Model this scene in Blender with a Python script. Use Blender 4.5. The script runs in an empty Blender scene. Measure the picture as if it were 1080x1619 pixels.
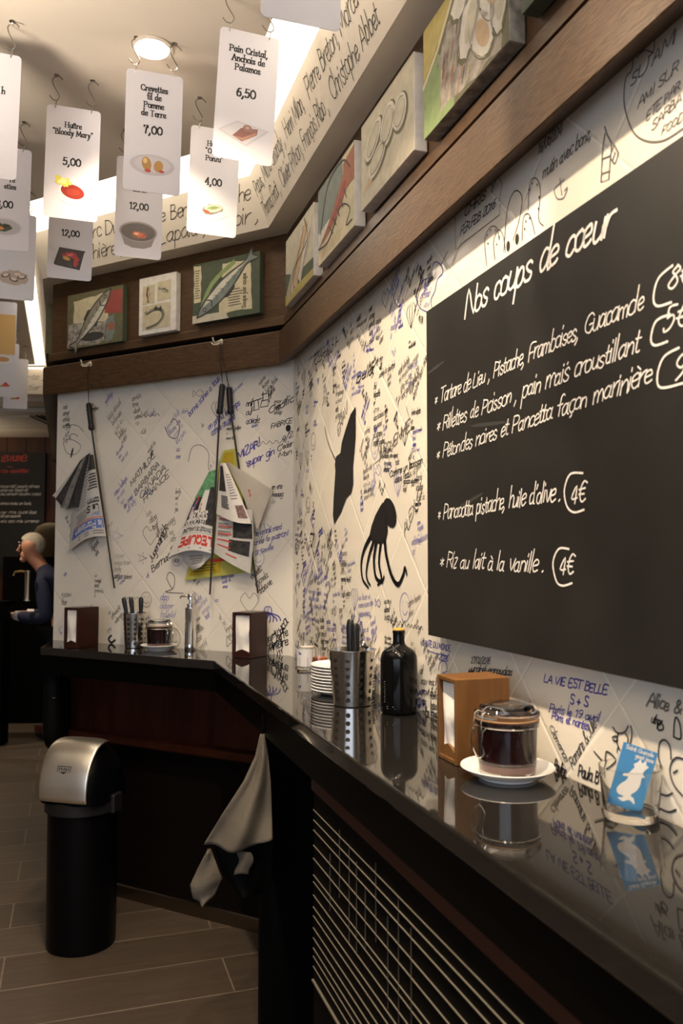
import bpy, math, random
from mathutils import Vector, Matrix
S = bpy.context.scene
COL = S.collection
# ------------------------------------------------------------------ camera, world, exposure
F = 1307.0; CX = 540.0; CY = 809.5; EYE = 1.46; PITCH = math.atan(72.5 / F)
cam_d = bpy.data.cameras.new('camera'); cam = bpy.data.objects.new('camera', cam_d); COL.objects.link(cam)
cam.location = (0, 0, EYE); cam.rotation_euler = (math.pi / 2 + PITCH, 0, 0)
cam_d.sensor_fit = 'VERTICAL'; cam_d.sensor_height = 36.0; cam_d.sensor_width = 24.0; cam_d.lens = F / 1619 * 36
cam_d.clip_start = 0.02
cam_d.dof.use_dof = True; cam_d.dof.focus_distance = 2.4; cam_d.dof.aperture_fstop = 5.6
S.camera = cam
S.view_settings.view_transform = 'Standard'; S.view_settings.look = 'None'
S.view_settings.exposure = 0.08; S.view_settings.gamma = 1.0; S.view_settings.use_curve_mapping = False
w = bpy.data.worlds.new('world'); S.world = w; w.use_nodes = True
w.node_tree.nodes['Background'].inputs[0].default_value = (1, .85, .7, 1)
w.node_tree.nodes['Background'].inputs[1].default_value = 0.01
SPOT_W = 118.0; COVE_E = 4.0; WARM = (1.0, .79, .56); DAY_E = 3.2; UP_W = 150.0

# ------------------------------------------------------------------ room frames
A1, A2 = math.radians(18.3), math.radians(61.5)
C0 = Vector((-.19, 3.245))
E1 = Vector((math.sin(A1), -math.cos(A1))); D1 = -E1; N1 = Vector((-math.cos(A1), -math.sin(A1)))
D2 = Vector((-math.sin(A2), math.cos(A2))); N2 = Vector((-math.cos(A2), -math.sin(A2)))
R1 = math.atan2(E1.y, E1.x); R2 = math.atan2(-D2.y, -D2.x)   # rotations of things on either wall
W2L = 1.31
E0 = C0 + W2L * D2                                             # left end of the back wall
def at1(s, o): return C0 + s * E1 + o * N1
def at2(s, o): return C0 + s * D2 + o * N2
def ray(x, y):
    a = (x - CX) / F; b = -(y - CY) / F; c, s = math.cos(PITCH), math.sin(PITCH)
    return Vector((a, c - b * s, s + b * c))
def on_plane(x, y, p, n):
    r = ray(x, y); n3 = Vector((n.x, n.y, 0)); o = Vector((0, 0, EYE))
    return o + r * ((Vector((p.x, p.y, 0)) - o).dot(n3) / r.dot(n3))
def w1(x, y, o=0):                       # wall coordinates (along, height) of a sighted point on the right wall
    q = on_plane(x, y, C0 + o * N1, N1); return ((q.xy - C0).dot(E1), q.z)
def w2(x, y, o=0):                       # same on the back wall; along is negative to the left of the corner
    q = on_plane(x, y, C0 + o * N2, N2); return (-(q.xy - C0).dot(D2), q.z)
def at_depth(x, y, Y):
    r = ray(x, y); return Vector((0, 0, EYE)) + r * (Y / r.y)

# ------------------------------------------------------------------ materials
MATS = {}
def mat(name, col, rough=.5, metal=0, var=.0, vscale=20, bump=0, bscale=60, trans=0, emit=0, ior=1.45, coat=0, spec=.5, stretch=None, aniso=0):
    if name in MATS: return MATS[name]
    m = bpy.data.materials.new(name); m.use_nodes = True; nt = m.node_tree; b = nt.nodes['Principled BSDF']
    c = (*col, 1) if len(col) == 3 else col
    b.inputs['Base Color'].default_value = c; b.inputs['Roughness'].default_value = rough; b.inputs['Metallic'].default_value = metal
    b.inputs['IOR'].default_value = ior; b.inputs['Specular IOR Level'].default_value = spec
    if trans: b.inputs['Transmission Weight'].default_value = trans
    if coat: b.inputs['Coat Weight'].default_value = coat; b.inputs['Coat Roughness'].default_value = .08
    if emit: b.inputs['Emission Color'].default_value = c; b.inputs['Emission Strength'].default_value = emit
    if aniso: b.inputs['Anisotropic'].default_value = aniso
    if var or bump:
        tc = nt.nodes.new('ShaderNodeTexCoord'); mp = nt.nodes.new('ShaderNodeMapping')
        if stretch: mp.inputs['Scale'].default_value = stretch
        nt.links.new(tc.outputs['Object'], mp.inputs[0])
    if var:
        n = nt.nodes.new('ShaderNodeTexNoise'); n.inputs['Scale'].default_value = vscale; n.inputs['Detail'].default_value = 5
        nt.links.new(mp.outputs[0], n.inputs[0])
        r = nt.nodes.new('ShaderNodeValToRGB'); e = r.color_ramp.elements
        e[0].position = .3; e[1].position = .72
        e[0].color = (*[max(0, v * (1 - var)) for v in c[:3]], 1); e[1].color = (*[min(1, v * (1 + var)) for v in c[:3]], 1)
        nt.links.new(n.outputs[0], r.inputs[0]); nt.links.new(r.outputs[0], b.inputs['Base Color'])
    if bump:
        n = nt.nodes.new('ShaderNodeTexNoise'); n.inputs['Scale'].default_value = bscale; n.inputs['Detail'].default_value = 4
        nt.links.new(mp.outputs[0], n.inputs[0])
        bp = nt.nodes.new('ShaderNodeBump'); bp.inputs['Strength'].default_value = bump; bp.inputs['Distance'].default_value = .004
        nt.links.new(n.outputs[0], bp.inputs['Height']); nt.links.new(bp.outputs[0], b.inputs['Normal'])
    MATS[name] = m; return m

def tile_mat(name, csum, cdif, per, col, jc=(.93, .87, .74)):
    """glazed square tiles laid on the diagonal, pale joints, uneven glaze"""
    m = bpy.data.materials.new(name); m.use_nodes = True; nt = m.node_tree; N = nt.nodes; L = nt.links; b = N['Principled BSDF']
    tc = N.new('ShaderNodeTexCoord'); sp = N.new('ShaderNodeSeparateXYZ'); L.new(tc.outputs['Object'], sp.inputs[0])
    def mth(op, a, bb=None):
        n = N.new('ShaderNodeMath'); n.operation = op
        for i, v in enumerate((a, bb)):
            if v is None: continue
            if isinstance(v, (int, float)): n.inputs[i].default_value = v
            else: L.new(v, n.inputs[i])
        return n.outputs[0]
    x, z = sp.outputs[0], sp.outputs[2]
    u = mth('DIVIDE', mth('SUBTRACT', mth('ADD', x, z), csum), per); v = mth('DIVIDE', mth('SUBTRACT', mth('SUBTRACT', x, z), cdif), per)
    def edge(t):                                    # distance to nearest joint, in periods
        return mth('SUBTRACT', .5, mth('ABSOLUTE', mth('SUBTRACT', mth('FRACT', t), .5)))
    d = mth('MINIMUM', edge(u), edge(v))
    joint = mth('LESS_THAN', d, .0085)
    mix = N.new('ShaderNodeMix'); mix.data_type = 'RGBA'; L.new(joint, mix.inputs[0])
    cid = N.new('ShaderNodeCombineXYZ'); L.new(mth('FLOOR', u), cid.inputs[0]); L.new(mth('FLOOR', v), cid.inputs[1])
    wn = N.new('ShaderNodeTexWhiteNoise'); L.new(cid.outputs[0], wn.inputs[0])
    cr = N.new('ShaderNodeValToRGB'); L.new(wn.outputs[0], cr.inputs[0])
    cr.color_ramp.elements[0].color = (*[c * .94 for c in col], 1); cr.color_ramp.elements[1].color = (*col, 1)
    L.new(cr.outputs[0], mix.inputs[6]); mix.inputs[7].default_value = (*jc, 1)
    L.new(mix.outputs[2], b.inputs['Base Color'])
    b.inputs['Roughness'].default_value = .09
    L.new(mth('ADD', mth('MULTIPLY', joint, .5), .09), b.inputs['Roughness'])
    ns = N.new('ShaderNodeTexNoise'); ns.inputs['Scale'].default_value = 11; ns.inputs['Detail'].default_value = 2; L.new(tc.outputs['Object'], ns.inputs[0])
    h = mth('ADD', mth('MULTIPLY', ns.outputs[0], .55), mth('MULTIPLY', mth('MINIMUM', d, .03), 14))
    bp = N.new('ShaderNodeBump'); bp.inputs['Strength'].default_value = .35; bp.inputs['Distance'].default_value = .006
    L.new(h, bp.inputs['Height']); L.new(bp.outputs[0], b.inputs['Normal'])
    return m

def floor_mat():
    m = bpy.data.materials.new('wood_look_floor_tiles'); m.use_nodes = True; nt = m.node_tree; N = nt.nodes; L = nt.links; b = N['Principled BSDF']
    tc = N.new('ShaderNodeTexCoord'); mp = N.new('ShaderNodeMapping'); L.new(tc.outputs['Object'], mp.inputs[0])
    mp.inputs['Location'].default_value = (.1, .055, 0)
    br = N.new('ShaderNodeTexBrick'); L.new(mp.outputs[0], br.inputs[0])
    br.inputs['Scale'].default_value = 1; br.inputs['Brick Width'].default_value = 1.2; br.inputs['Row Height'].default_value = .25
    br.inputs['Mortar Size'].default_value = .0035; br.inputs['Mortar Smooth'].default_value = .3; br.offset = .37
    br.inputs['Color1'].default_value = (.06, .045, .033, 1); br.inputs['Color2'].default_value = (.085, .066, .049, 1); br.inputs['Mortar'].default_value = (.17, .14, .11, 1)
    m2 = N.new('ShaderNodeMapping'); L.new(tc.outputs['Object'], m2.inputs[0]); m2.inputs['Scale'].default_value = (2.2, 30, 1)
    n = N.new('ShaderNodeTexNoise'); n.inputs['Scale'].default_value = 1.6; n.inputs['Detail'].default_value = 6; L.new(m2.outputs[0], n.inputs[0])
    r = N.new('ShaderNodeValToRGB'); r.color_ramp.elements[0].color = (.6, .57, .55, 1); r.color_ramp.elements[1].color = (1.25, 1.22, 1.2, 1)
    L.new(n.outputs[0], r.inputs[0])
    mx = N.new('ShaderNodeMix'); mx.data_type = 'RGBA'; mx.blend_type = 'MULTIPLY'; mx.inputs[0].default_value = 1
    L.new(br.outputs[0], mx.inputs[6]); L.new(r.outputs[0], mx.inputs[7]); L.new(mx.outputs[2], b.inputs['Base Color'])
    b.inputs['Roughness'].default_value = .5
    bp = N.new('ShaderNodeBump'); bp.inputs['Strength'].default_value = .25; bp.inputs['Distance'].default_value = .003
    L.new(n.outputs[0], bp.inputs['Height']); L.new(bp.outputs[0], b.inputs['Normal'])
    return m

def wood_mat(name, c1, c2, rough=.4, stretch=(1.5, 30, 30), scale=1.0, bump=.15, dist=2.0, spec=.35):
    if name in MATS: return MATS[name]
    m = bpy.data.materials.new(name); m.use_nodes = True; nt = m.node_tree; N = nt.nodes; L = nt.links; b = N['Principled BSDF']
    tc = N.new('ShaderNodeTexCoord'); mp = N.new('ShaderNodeMapping'); mp.inputs['Scale'].default_value = stretch; L.new(tc.outputs['Object'], mp.inputs[0])
    n = N.new('ShaderNodeTexNoise'); n.inputs['Scale'].default_value = scale; n.inputs['Detail'].default_value = 7; n.inputs['Distortion'].default_value = dist; L.new(mp.outputs[0], n.inputs[0])
    r = N.new('ShaderNodeValToRGB'); r.color_ramp.elements[0].position = .3; r.color_ramp.elements[1].position = .7
    r.color_ramp.elements[0].color = (*c1, 1); r.color_ramp.elements[1].color = (*c2, 1); L.new(n.outputs[0], r.inputs[0]); L.new(r.outputs[0], b.inputs['Base Color'])
    b.inputs['Roughness'].default_value = rough; b.inputs['Specular IOR Level'].default_value = spec
    bp = N.new('ShaderNodeBump'); bp.inputs['Strength'].default_value = bump; bp.inputs['Distance'].default_value = .003; L.new(n.outputs[0], bp.inputs['Height']); L.new(bp.outputs[0], b.inputs['Normal'])
    MATS[name] = m; return m

# ------------------------------------------------------------------ mesh collecting
class MB:
    def __init__(s): s.v = []; s.f = []; s.m = []; s.s = []; s.mats = []
    def mi(s, m):
        if m not in s.mats: s.mats.append(m)
        return s.mats.index(m)
    def add(s, vs, fs, m, smooth=False):
        k = len(s.v); i = s.mi(m); s.v.extend([tuple(v) for v in vs])
        for f in fs: s.f.append([k + j for j in f]); s.m.append(i); s.s.append(smooth)
    def box(s, x0, x1, y0, y1, z0, z1, m):
        vs = [(x, y, z) for z in (z0, z1) for y in (y0, y1) for x in (x0, x1)]
        s.add(vs, [(0, 2, 3, 1), (4, 5, 7, 6), (0, 1, 5, 4), (2, 6, 7, 3), (0, 4, 6, 2), (1, 3, 7, 5)], m)
    def prism(s, pts, z0, z1, m):                 # plan polygon, counter-clockwise
        n = len(pts); vs = [(p[0], p[1], z0) for p in pts] + [(p[0], p[1], z1) for p in pts]
        s.add(vs, [tuple(range(n))[::-1], tuple(range(n, 2 * n))] + [(i, (i + 1) % n, n + (i + 1) % n, n + i) for i in range(n)], m)
    def slab(s, pts, y0, y1, m):                  # outline in x,z; thickness along y
        n = len(pts); vs = [(p[0], y0, p[1]) for p in pts] + [(p[0], y1, p[1]) for p in pts]
        s.add(vs, [tuple(range(n)), tuple(range(n, 2 * n))[::-1]] + [(i, n + i, n + (i + 1) % n, (i + 1) % n) for i in range(n)], m)
    def lathe(s, prof, m, n=32, c=(0, 0, 0), smooth=True, sx=1, sy=1):
        if prof[0][0] > 1e-6 and prof[-1][0] > 1e-6: prof = list(prof) + [prof[0]]      # ring section
        vs = []; fs = []; k = len(prof)
        for i in range(n):
            a = 2 * math.pi * i / n
            for r, z in prof: vs.append((c[0] + r * math.cos(a) * sx, c[1] + r * math.sin(a) * sy, c[2] + z))
        for i in range(n):
            j = (i + 1) % n
            for q in range(k - 1): fs.append((i * k + q, j * k + q, j * k + q + 1, i * k + q + 1))
        s.add(vs, fs, m, smooth)
    def tube(s, pts, r, m, n=8, smooth=True):
        pts = [Vector(p) for p in pts]; rr = r if isinstance(r, (list, tuple)) else [r] * len(pts)
        vs = []; fs = []; up = None
        for i, p in enumerate(pts):
            t = (pts[min(i + 1, len(pts) - 1)] - pts[max(i - 1, 0)]).normalized()
            if up is None: up = t.orthogonal().normalized()
            up = (up - t * up.dot(t)).normalized(); b = t.cross(up)
            for q in range(n):
                a = 2 * math.pi * q / n; vs.append(p + (up * math.cos(a) + b * math.sin(a)) * rr[i])
        for i in range(len(pts) - 1):
            for q in range(n): fs.append((i * n + q, i * n + (q + 1) % n, (i + 1) * n + (q + 1) % n, (i + 1) * n + q))
        fs.append(tuple(range(n))[::-1]); fs.append(tuple((len(pts) - 1) * n + q for q in range(n)))
        s.add(vs, fs, m, smooth)
    def ball(s, c, r, m, nu=16, nv=10, sc=(1, 1, 1)):
        prof = [(r * math.sin(math.pi * i / nv), -r * math.cos(math.pi * i / nv)) for i in range(nv + 1)]
        vs = []; fs = []
        for i in range(nu):
            a = 2 * math.pi * i / nu
            for q, z in prof: vs.append((c[0] + q * math.cos(a) * sc[0], c[1] + q * math.sin(a) * sc[1], c[2] + z * sc[2]))
        k = nv + 1
        for i in range(nu):
            j = (i + 1) % nu
            for q in range(nv): fs.append((i * k + q, j * k + q, j * k + q + 1, i * k + q + 1))
        s.add(vs, fs, m, True)
    def grid(s, fn, nu, nv, m, smooth=True):
        vs = [fn(i / nu, j / nv) for j in range(nv + 1) for i in range(nu + 1)]
        fs = [(j * (nu + 1) + i, j * (nu + 1) + i + 1, (j + 1) * (nu + 1) + i + 1, (j + 1) * (nu + 1) + i) for j in range(nv) for i in range(nu)]
        s.add(vs, fs, m, smooth)
    def poly(s, pts, mp, m, off=.0006):           # flat painted patch
        s.add([mp(p[0], p[1], off) for p in pts], [tuple(range(len(pts)))], m)
    def ribbon(s, pts, wid, mp, m, off=.0008, nib=None):
        if len(pts) < 2: return
        P = [Vector(p) for p in pts]; vs = []; n = len(P)
        d0 = (P[1] - P[0]).normalized() * wid * .4; d1 = (P[-1] - P[-2]).normalized() * wid * .4
        P[0] = P[0] - d0; P[-1] = P[-1] + d1
        for i in range(n):
            t = P[min(i + 1, n - 1)] - P[max(i - 1, 0)]
            t = t.normalized() if t.length > 1e-9 else Vector((1, 0))
            h = wid / 2
            if nib: h = (nib * abs(t.x) + wid * abs(t.y)) / 2 if i not in () else wid / 2
            q = Vector((-t.y, t.x)) * h
            vs.append(mp(P[i].x + q.x, P[i].y + q.y, off)); vs.append(mp(P[i].x - q.x, P[i].y - q.y, off))
        s.add(vs, [(2 * i, 2 * i + 1, 2 * i + 3, 2 * i + 2) for i in range(n - 1)], m)
    def build(s, name, parent=None, loc=None, rz=0, bevel=0, solid=0, subsurf=0, sharp=40):
        me = bpy.data.meshes.new(name); me.from_pydata(s.v, [], s.f)
        for m in s.mats: me.materials.append(m)
        me.polygons.foreach_set('material_index', s.m); me.polygons.foreach_set('use_smooth', s.s); me.update()
        if any(s.s): me.set_sharp_from_angle(angle=math.radians(sharp))
        o = bpy.data.objects.new(name, me); COL.objects.link(o)
        if loc is not None: o.location = loc
        o.rotation_euler.z = rz
        if parent: o.parent = parent
        if solid: md = o.modifiers.new('thickness', 'SOLIDIFY'); md.thickness = solid; md.offset = 0
        if bevel: md = o.modifiers.new('bevel', 'BEVEL'); md.width = bevel; md.segments = 2; md.limit_method = 'ANGLE'
        if subsurf: md = o.modifiers.new('subdivision', 'SUBSURF'); md.levels = subsurf; md.render_levels = subsurf
        return o
def tag(o, label=None, cat=None, group=None, kind=None):
    if label: o['label'] = label
    if cat: o['category'] = cat
    if group: o['group'] = group
    if kind: o['kind'] = kind
    return o
def thing(name, label, cat, loc, rz=0, group=None):
    o = bpy.data.objects.new(name, None); COL.objects.link(o); o.location = loc; o.rotation_euler = (0, 0, rz); o.empty_display_size = .05
    return tag(o, label, cat, group)
def struct(o): o['kind'] = 'structure'; return o
def copy_thing(o, loc=None, rz=None, label=None, parent=None):
    c = o.copy(); COL.objects.link(c)
    if parent: c.parent = parent
    for ch in list(o.children): copy_thing(ch, parent=c)
    if loc is not None: c.location = loc
    if rz is not None: c.rotation_euler.z = rz
    if label: c['label'] = label
    return c
def wall_map(x, y, off): return (x, -off, y)      # drawing (x right, y up) on a surface facing local -y

# ------------------------------------------------------------------ pen lettering: skeleton strokes, tenths of the x-height
GL = {
'a': "9 s 7,8 4,10 1,7 1,3 3,0 6,2 7,8;l 7,10 7,1 9,0", 'b': "8 l 1,19 1,0;s 1,6 3,10 6,9 7,5 6,1 3,0 1,3", 'c': "7 s 7,8 5,10 2,9 1,5 2,1 5,0 7,2",
'd': "9 s 7,8 4,10 1,7 1,3 3,0 6,2 7,7;l 7,19 7,1 9,0", 'e': "7 s 1,5 6,6 6,9 4,10 1,8 1,3 3,0 6,1 7,2", 'f': "6 s 7,17 5,19 3,16 3,8 3,0;l 0,10 6,10",
'g': "8 s 7,8 4,10 1,7 1,3 3,1 6,3 7,8;s 7,10 7,-4 5,-8 1,-7", 'h': "8 l 1,19 1,0;s 1,6 3,9 5,10 7,8 7,0", 'i': "3 l 1,10 1,0;l 1,14 1,16",
'j': "4 s 3,10 3,-4 1,-8 -1,-7;l 3,14 3,16", 'k': "8 l 1,19 1,0;l 6,10 1,4;l 3,6 7,0", 'l': "3 l 1,19 1,0",
'm': "12 l 1,10 1,0;s 1,6 3,10 5,9 6,6 6,0;s 6,6 8,10 10,9 11,6 11,0", 'n': "8 l 1,10 1,0;s 1,6 3,9 5,10 7,7 7,0", 'o': "8 s 4,10 1,8 1,2 4,0 7,2 7,8 4,10",
'p': "8 l 1,10 1,-8;s 1,6 3,10 6,9 7,5 6,1 3,0 1,3", 'q': "8 s 7,8 4,10 1,7 1,3 3,0 6,2 7,8;l 7,10 7,-8", 'r': "6 l 1,10 1,0;s 1,5 3,9 6,10",
's': "7 s 6,8 4,10 1,8 3,5 6,3 5,0 2,0 1,2", 't': "5 s 2,15 2,2 4,0 5,1;l 0,10 5,10", 'u': "8 s 1,10 1,3 3,0 6,2 7,6;l 7,10 7,0", 'v': "8 l 1,10 4,0 7,10",
'w': "11 l 1,10 3,0 6,9 8,0 10,10", 'x': "8 l 1,10 7,0;l 7,10 1,0", 'y': "8 l 1,10 4,1;s 7,10 4,0 2,-6 0,-8", 'z': "7 l 1,10 6,10 1,0 6,0",
'A': "12 l 1,0 6,16 11,0;l 3,6 9,6", 'B': "10 l 1,16 1,0;s 1,16 6,15 7,12 5,9 1,9;s 1,9 7,8 9,4 6,0 1,0", 'C': "12 s 11,13 8,16 3,14 1,8 3,2 8,0 11,3",
'D': "12 l 1,16 1,0;s 1,16 7,15 11,8 7,1 1,0", 'E': "10 l 9,16 1,16 1,0 9,0;l 1,8 7,8", 'F': "9 l 9,16 1,16 1,0;l 1,8 7,8", 'G': "12 s 11,13 8,16 3,14 1,8 3,2 8,0 11,3;l 11,2 11,7 7,7",
'H': "12 l 1,16 1,0;l 10,16 10,0;l 1,8 10,8", 'I': "4 l 2,16 2,0", 'J': "7 s 5,16 5,4 3,0 0,2", 'K': "11 l 1,16 1,0;l 9,16 1,7;l 4,10 10,0", 'L': "9 l 1,16 1,0 8,0",
'M': "14 l 1,0 2,16 7,3 12,16 13,0", 'N': "12 l 1,0 1,16 10,0 10,16", 'O': "13 s 6,16 2,13 1,8 2,3 6,0 10,3 12,8 10,13 6,16", 'P': "10 l 1,16 1,0;s 1,16 7,15 9,12 7,8 1,7",
'Q': "13 s 6,16 2,13 1,8 2,3 6,0 10,3 12,8 10,13 6,16;l 8,4 12,-1", 'R': "11 l 1,16 1,0;s 1,16 7,15 9,12 7,8 1,8;l 5,8 10,0", 'S': "10 s 9,14 6,16 2,15 2,10 7,7 9,3 6,0 1,2",
'T': "11 l 0,16 11,16;l 5,16 5,0", 'U': "12 s 1,16 1,5 3,1 6,0 9,1 11,5 11,16", 'V': "12 l 1,16 6,0 11,16", 'W': "16 l 1,16 4,0 8,14 12,0 15,16", 'X': "11 l 1,16 10,0;l 10,16 1,0",
'Y': "11 l 1,16 5,8 9,16;l 5,8 5,0", 'Z': "10 l 1,16 9,16 1,0 9,0",
'0': "10 s 5,16 1,12 1,4 5,0 9,4 9,12 5,16", '1': "8 l 2,13 5,16 5,0", '2': "9 s 1,12 3,16 7,15 8,11 4,5;l 4,5 1,0 9,0", '3': "9 s 1,14 4,16 8,13 4,9;s 4,9 8,6 7,1 3,0 1,2",
'4': "10 l 7,0 7,16 1,5 9,5", '5': "9 l 8,16 2,16 2,9;s 2,9 6,10 8,6 6,1 2,0 1,2", '6': "9 s 8,15 4,14 1,7 2,1 5,0 8,3 7,8 4,9 1,6", '7': "9 l 1,13 1,16 8,16 7,12;s 8,16 5,9 4,0",
'8': "9 s 5,16 2,13 5,9 8,4 5,0 1,4 5,9 8,13 5,16", '9': "9 s 8,10 5,7 1,10 2,15 6,16 8,12 7,4 3,0",
',': "4 s 2,1 2,-1 0,-4", '.': "4 l 1,0 2,1", "'": "3 l 2,17 1,13", '"': "6 l 1,17 1,14;l 4,17 4,14", '!': "4 l 2,16 2,5;l 2,0 2,1", '-': "6 l 1,5 5,5", '+': "9 l 1,6 8,6;l 4,10 4,2",
'&': "11 s 10,0 3,11 4,16 7,14 2,6 2,1 6,0 10,6", '(': "6 s 5,22 1,14 1,4 5,-4", '/': "6 l 0,-2 6,18", '*': "8 l 1,4 7,9;l 1,9 7,4;l 4,10 4,2", ':': "3 l 1,1 1,2;l 1,8 1,9",
'€': "11 s 10,14 6,16 3,12 3,4 6,0 10,2;l 1,10 8,10;l 1,6 8,6", '~': "9 s 0,5 2,8 5,4 8,6"}
ACC = {'é': 'e/', 'è': 'e\\', 'ê': 'e^', 'ë': 'e:', 'î': 'i^', 'ï': 'i:', 'à': 'a\\', 'â': 'a^', 'ç': 'c,', 'û': 'u^', 'ô': 'o^', 'É': 'E/'}
AST = {'/': [[(3, 12), (6, 15)]], '\\': [[(3, 15), (6, 12)]], '^': [[(1, 12), (4, 15), (7, 12)]], ':': [[(1, 13), (1, 14)], [(5, 13), (5, 14)]], ',': [[(4, 0), (5, -2), (3, -4)]]}
def spline(p, k=4):
    if len(p) < 3: return p
    out = []; q = [p[0]] + p + [p[-1]]
    for i in range(1, len(q) - 2):
        a, b, c, d = q[i - 1], q[i], q[i + 1], q[i + 2]
        for j in range(k):
            t = j / k
            out.append(tuple(.5 * ((2 * b[n]) + (-a[n] + c[n]) * t + (2 * a[n] - 5 * b[n] + 4 * c[n] - d[n]) * t * t + (-a[n] + 3 * b[n] - 3 * c[n] + d[n]) * t ** 3) for n in (0, 1)))
    out.append(p[-1]); return out
def parse(ch):
    acc = None
    if ch in ACC: ch, acc = ACC[ch][0], ACC[ch][1]
    if ch == 'œ':
        a, sa = parse('o'); b, sb = parse('e'); return a - 1 + b, sa + [(k, [(x + a - 2, y) for x, y in st]) for k, st in sb]
    g = GL.get(ch)
    if g is None: return 6, []
    adv, rest = g.split(' ', 1); out = []
    for st in rest.split(';'):
        k, pts = st[0], [tuple(float(v) for v in p.split(',')) for p in st[2:].split()]
        out.append((k, pts))
    if acc:
        if ch == 'i': out = out[:1]
        for st in AST[acc]: out.append(('l', [(x + (0 if ch != 'E' else 1), y + (6 if ch == 'E' else 0)) for x, y in st]))
    return float(adv), out
def lay(text, style, rnd, k=4):
    """strokes in tenths of x-height plus total width"""
    x = 0; out = []
    for ch in text:
        if ch == ' ': x += 6; continue
        adv, st = parse(ch)
        jy = rnd.uniform(-.8, .8) if style == 'hand' else 0; js = rnd.uniform(.9, 1.12) if style == 'hand' else 1
        for kind, pts in st:
            if style == 'hand':
                pts = [(px * js + rnd.uniform(-.4, .4), py * js + jy + rnd.uniform(-.4, .4)) for px, py in pts]
                if kind == 'l' and len(pts) > 2: kind = 's'
            q = spline(pts, k) if kind == 's' else pts
            if style == 'hand': q = [(px + .28 * py, py) for px, py in q]
            if style != 'hand' and kind == 'l' and len(q) > 2: out += [[(x + q[i][0], q[i][1]), (x + q[i + 1][0], q[i + 1][1])] for i in range(len(q) - 1)]
            else: out.append([(x + px, py) for px, py in q])
            if style == 'roman' and kind == 'l':
                for e, nb in ((pts[0], pts[1]), (pts[-1], pts[-2])):
                    if abs(e[1] - nb[1]) > 3 and abs(e[0] - nb[0]) < .5 * abs(e[1] - nb[1]) and abs(e[1]) < 20:
                        out.append([(x + e[0] - 2, e[1]), (x + e[0] + 2, e[1])])
        x += adv * (.93 if style == 'hand' else 1.0) + (1.2 if style == 'roman' else 0)
    return out, x
def write(mb, text, p0, xh, mp, m, ang=0, width=None, style='hand', pen=.1, off=.0008, align='l', rnd=None, k=3, bold=.3):
    rnd = rnd or random.Random(hash_text(text)); st, wtot = lay(text, style, rnd, k)
    s = xh / 10; sx = width / wtot if width else s
    x0 = {'l': 0, 'c': -.5, 'r': -1}[align] * wtot * sx; c, sn = math.cos(ang), math.sin(ang)
    for q in st:
        pts = [(p0[0] + (x0 + px * sx) * c - py * s * sn, p0[1] + (x0 + px * sx) * sn + py * s * c) for px, py in q]
        if style == 'roman': mb.ribbon(pts, xh * bold, mp, m, off, nib=xh * .19)
        else: mb.ribbon(pts, xh * pen * 1.4, mp, m, off)
    return wtot * sx
def write2(mb, text, a, b, xh, mp, m, **k):      # from point a to point b along the baseline
    d = Vector(b) - Vector(a); return write(mb, text, a, xh, mp, m, ang=math.atan2(d.y, d.x), width=d.length, **k)
def hash_text(t): return sum((i + 3) * ord(c) for i, c in enumerate(t))
def ell(cx, cy, rx, ry, n=24, a=0, t0=0, t1=2 * math.pi):
    return [(cx + rx * math.cos(t) * math.cos(a) - ry * math.sin(t) * math.sin(a), cy + rx * math.cos(t) * math.sin(a) + ry * math.sin(t) * math.cos(a)) for t in [t0 + (t1 - t0) * i / n for i in range(n + (t1 - t0 < 6.28))]]
def offset_path(path, offs):
    """plan polyline shifted to its room side; offs = one distance per segment"""
    nrm = []
    for i in range(len(path) - 1):
        d = (path[i + 1] - path[i]).normalized(); nrm.append(Vector((-d.y, d.x)))
    out = [path[0] + nrm[0] * offs[0]]
    for i in range(1, len(path) - 1):
        a, b = nrm[i - 1], nrm[i]; det = a.x * b.y - a.y * b.x; p, q = offs[i - 1], offs[i]
        out.append(path[i] + Vector(((p * b.y - q * a.y) / det, (a.x * q - b.x * p) / det)))
    out.append(path[-1] + nrm[-1] * offs[-1]); return out
def sweep(mb, path, prof, m, mult=None, closed=True):
    mult = mult or [1] * (len(path) - 1); rows = [[(p.x, p.y, z) for p in offset_path(path, [o * k for k in mult])] for o, z in prof]
    n = len(path); k = len(rows); vs = [v for r in rows for v in r]; fs = []
    for i in range(k if closed else k - 1):
        j = (i + 1) % k
        for q in range(n - 1): fs.append((i * n + q, i * n + q + 1, j * n + q + 1, j * n + q))
    if closed: fs.append(tuple(i * n for i in range(k))); fs.append(tuple(i * n + n - 1 for i in range(k))[::-1])
    mb.add(vs, fs, m)
# ================================================================== materials used in several places
plaster = mat('white_plaster', (.74, .67, .57), .6, var=.03, vscale=6)
soffit_m = mat('painted_plaster', (.62, .56, .48), .6, var=.04, vscale=8)
brown = wood_mat('dark_oak_board', (.062, .032, .014), (.105, .058, .027), .42, stretch=(2.5, 14, 40), scale=1.2, bump=.12)
granite = mat('polished_black_granite', (.012, .011, .01), .035, var=.5, vscale=300, spec=.75)
blackgl = mat('gloss_black_lacquer', (.0015, .0015, .0015), .3, spec=.05)
blackm = mat('matt_black', (.002, .002, .002), .6, spec=.06)
ink_k = mat('black_marker', (.018, .016, .018), .5); ink_b = mat('blue_marker', (.07, .065, .36), .5)
ink_g = mat('faded_black_marker', (.16, .145, .13), .5); ink_lb = mat('faded_blue_marker', (.26, .25, .5), .5)
steel = mat('brushed_steel', (.68, .65, .6), .2, 1, bump=.03, bscale=200); chrome = mat('chrome', (.75, .73, .7), .08, 1)
white_c = mat('white_ceramic', (.82, .8, .77), .12); blackp = mat('black_plastic', (.01, .01, .011), .35)
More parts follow.
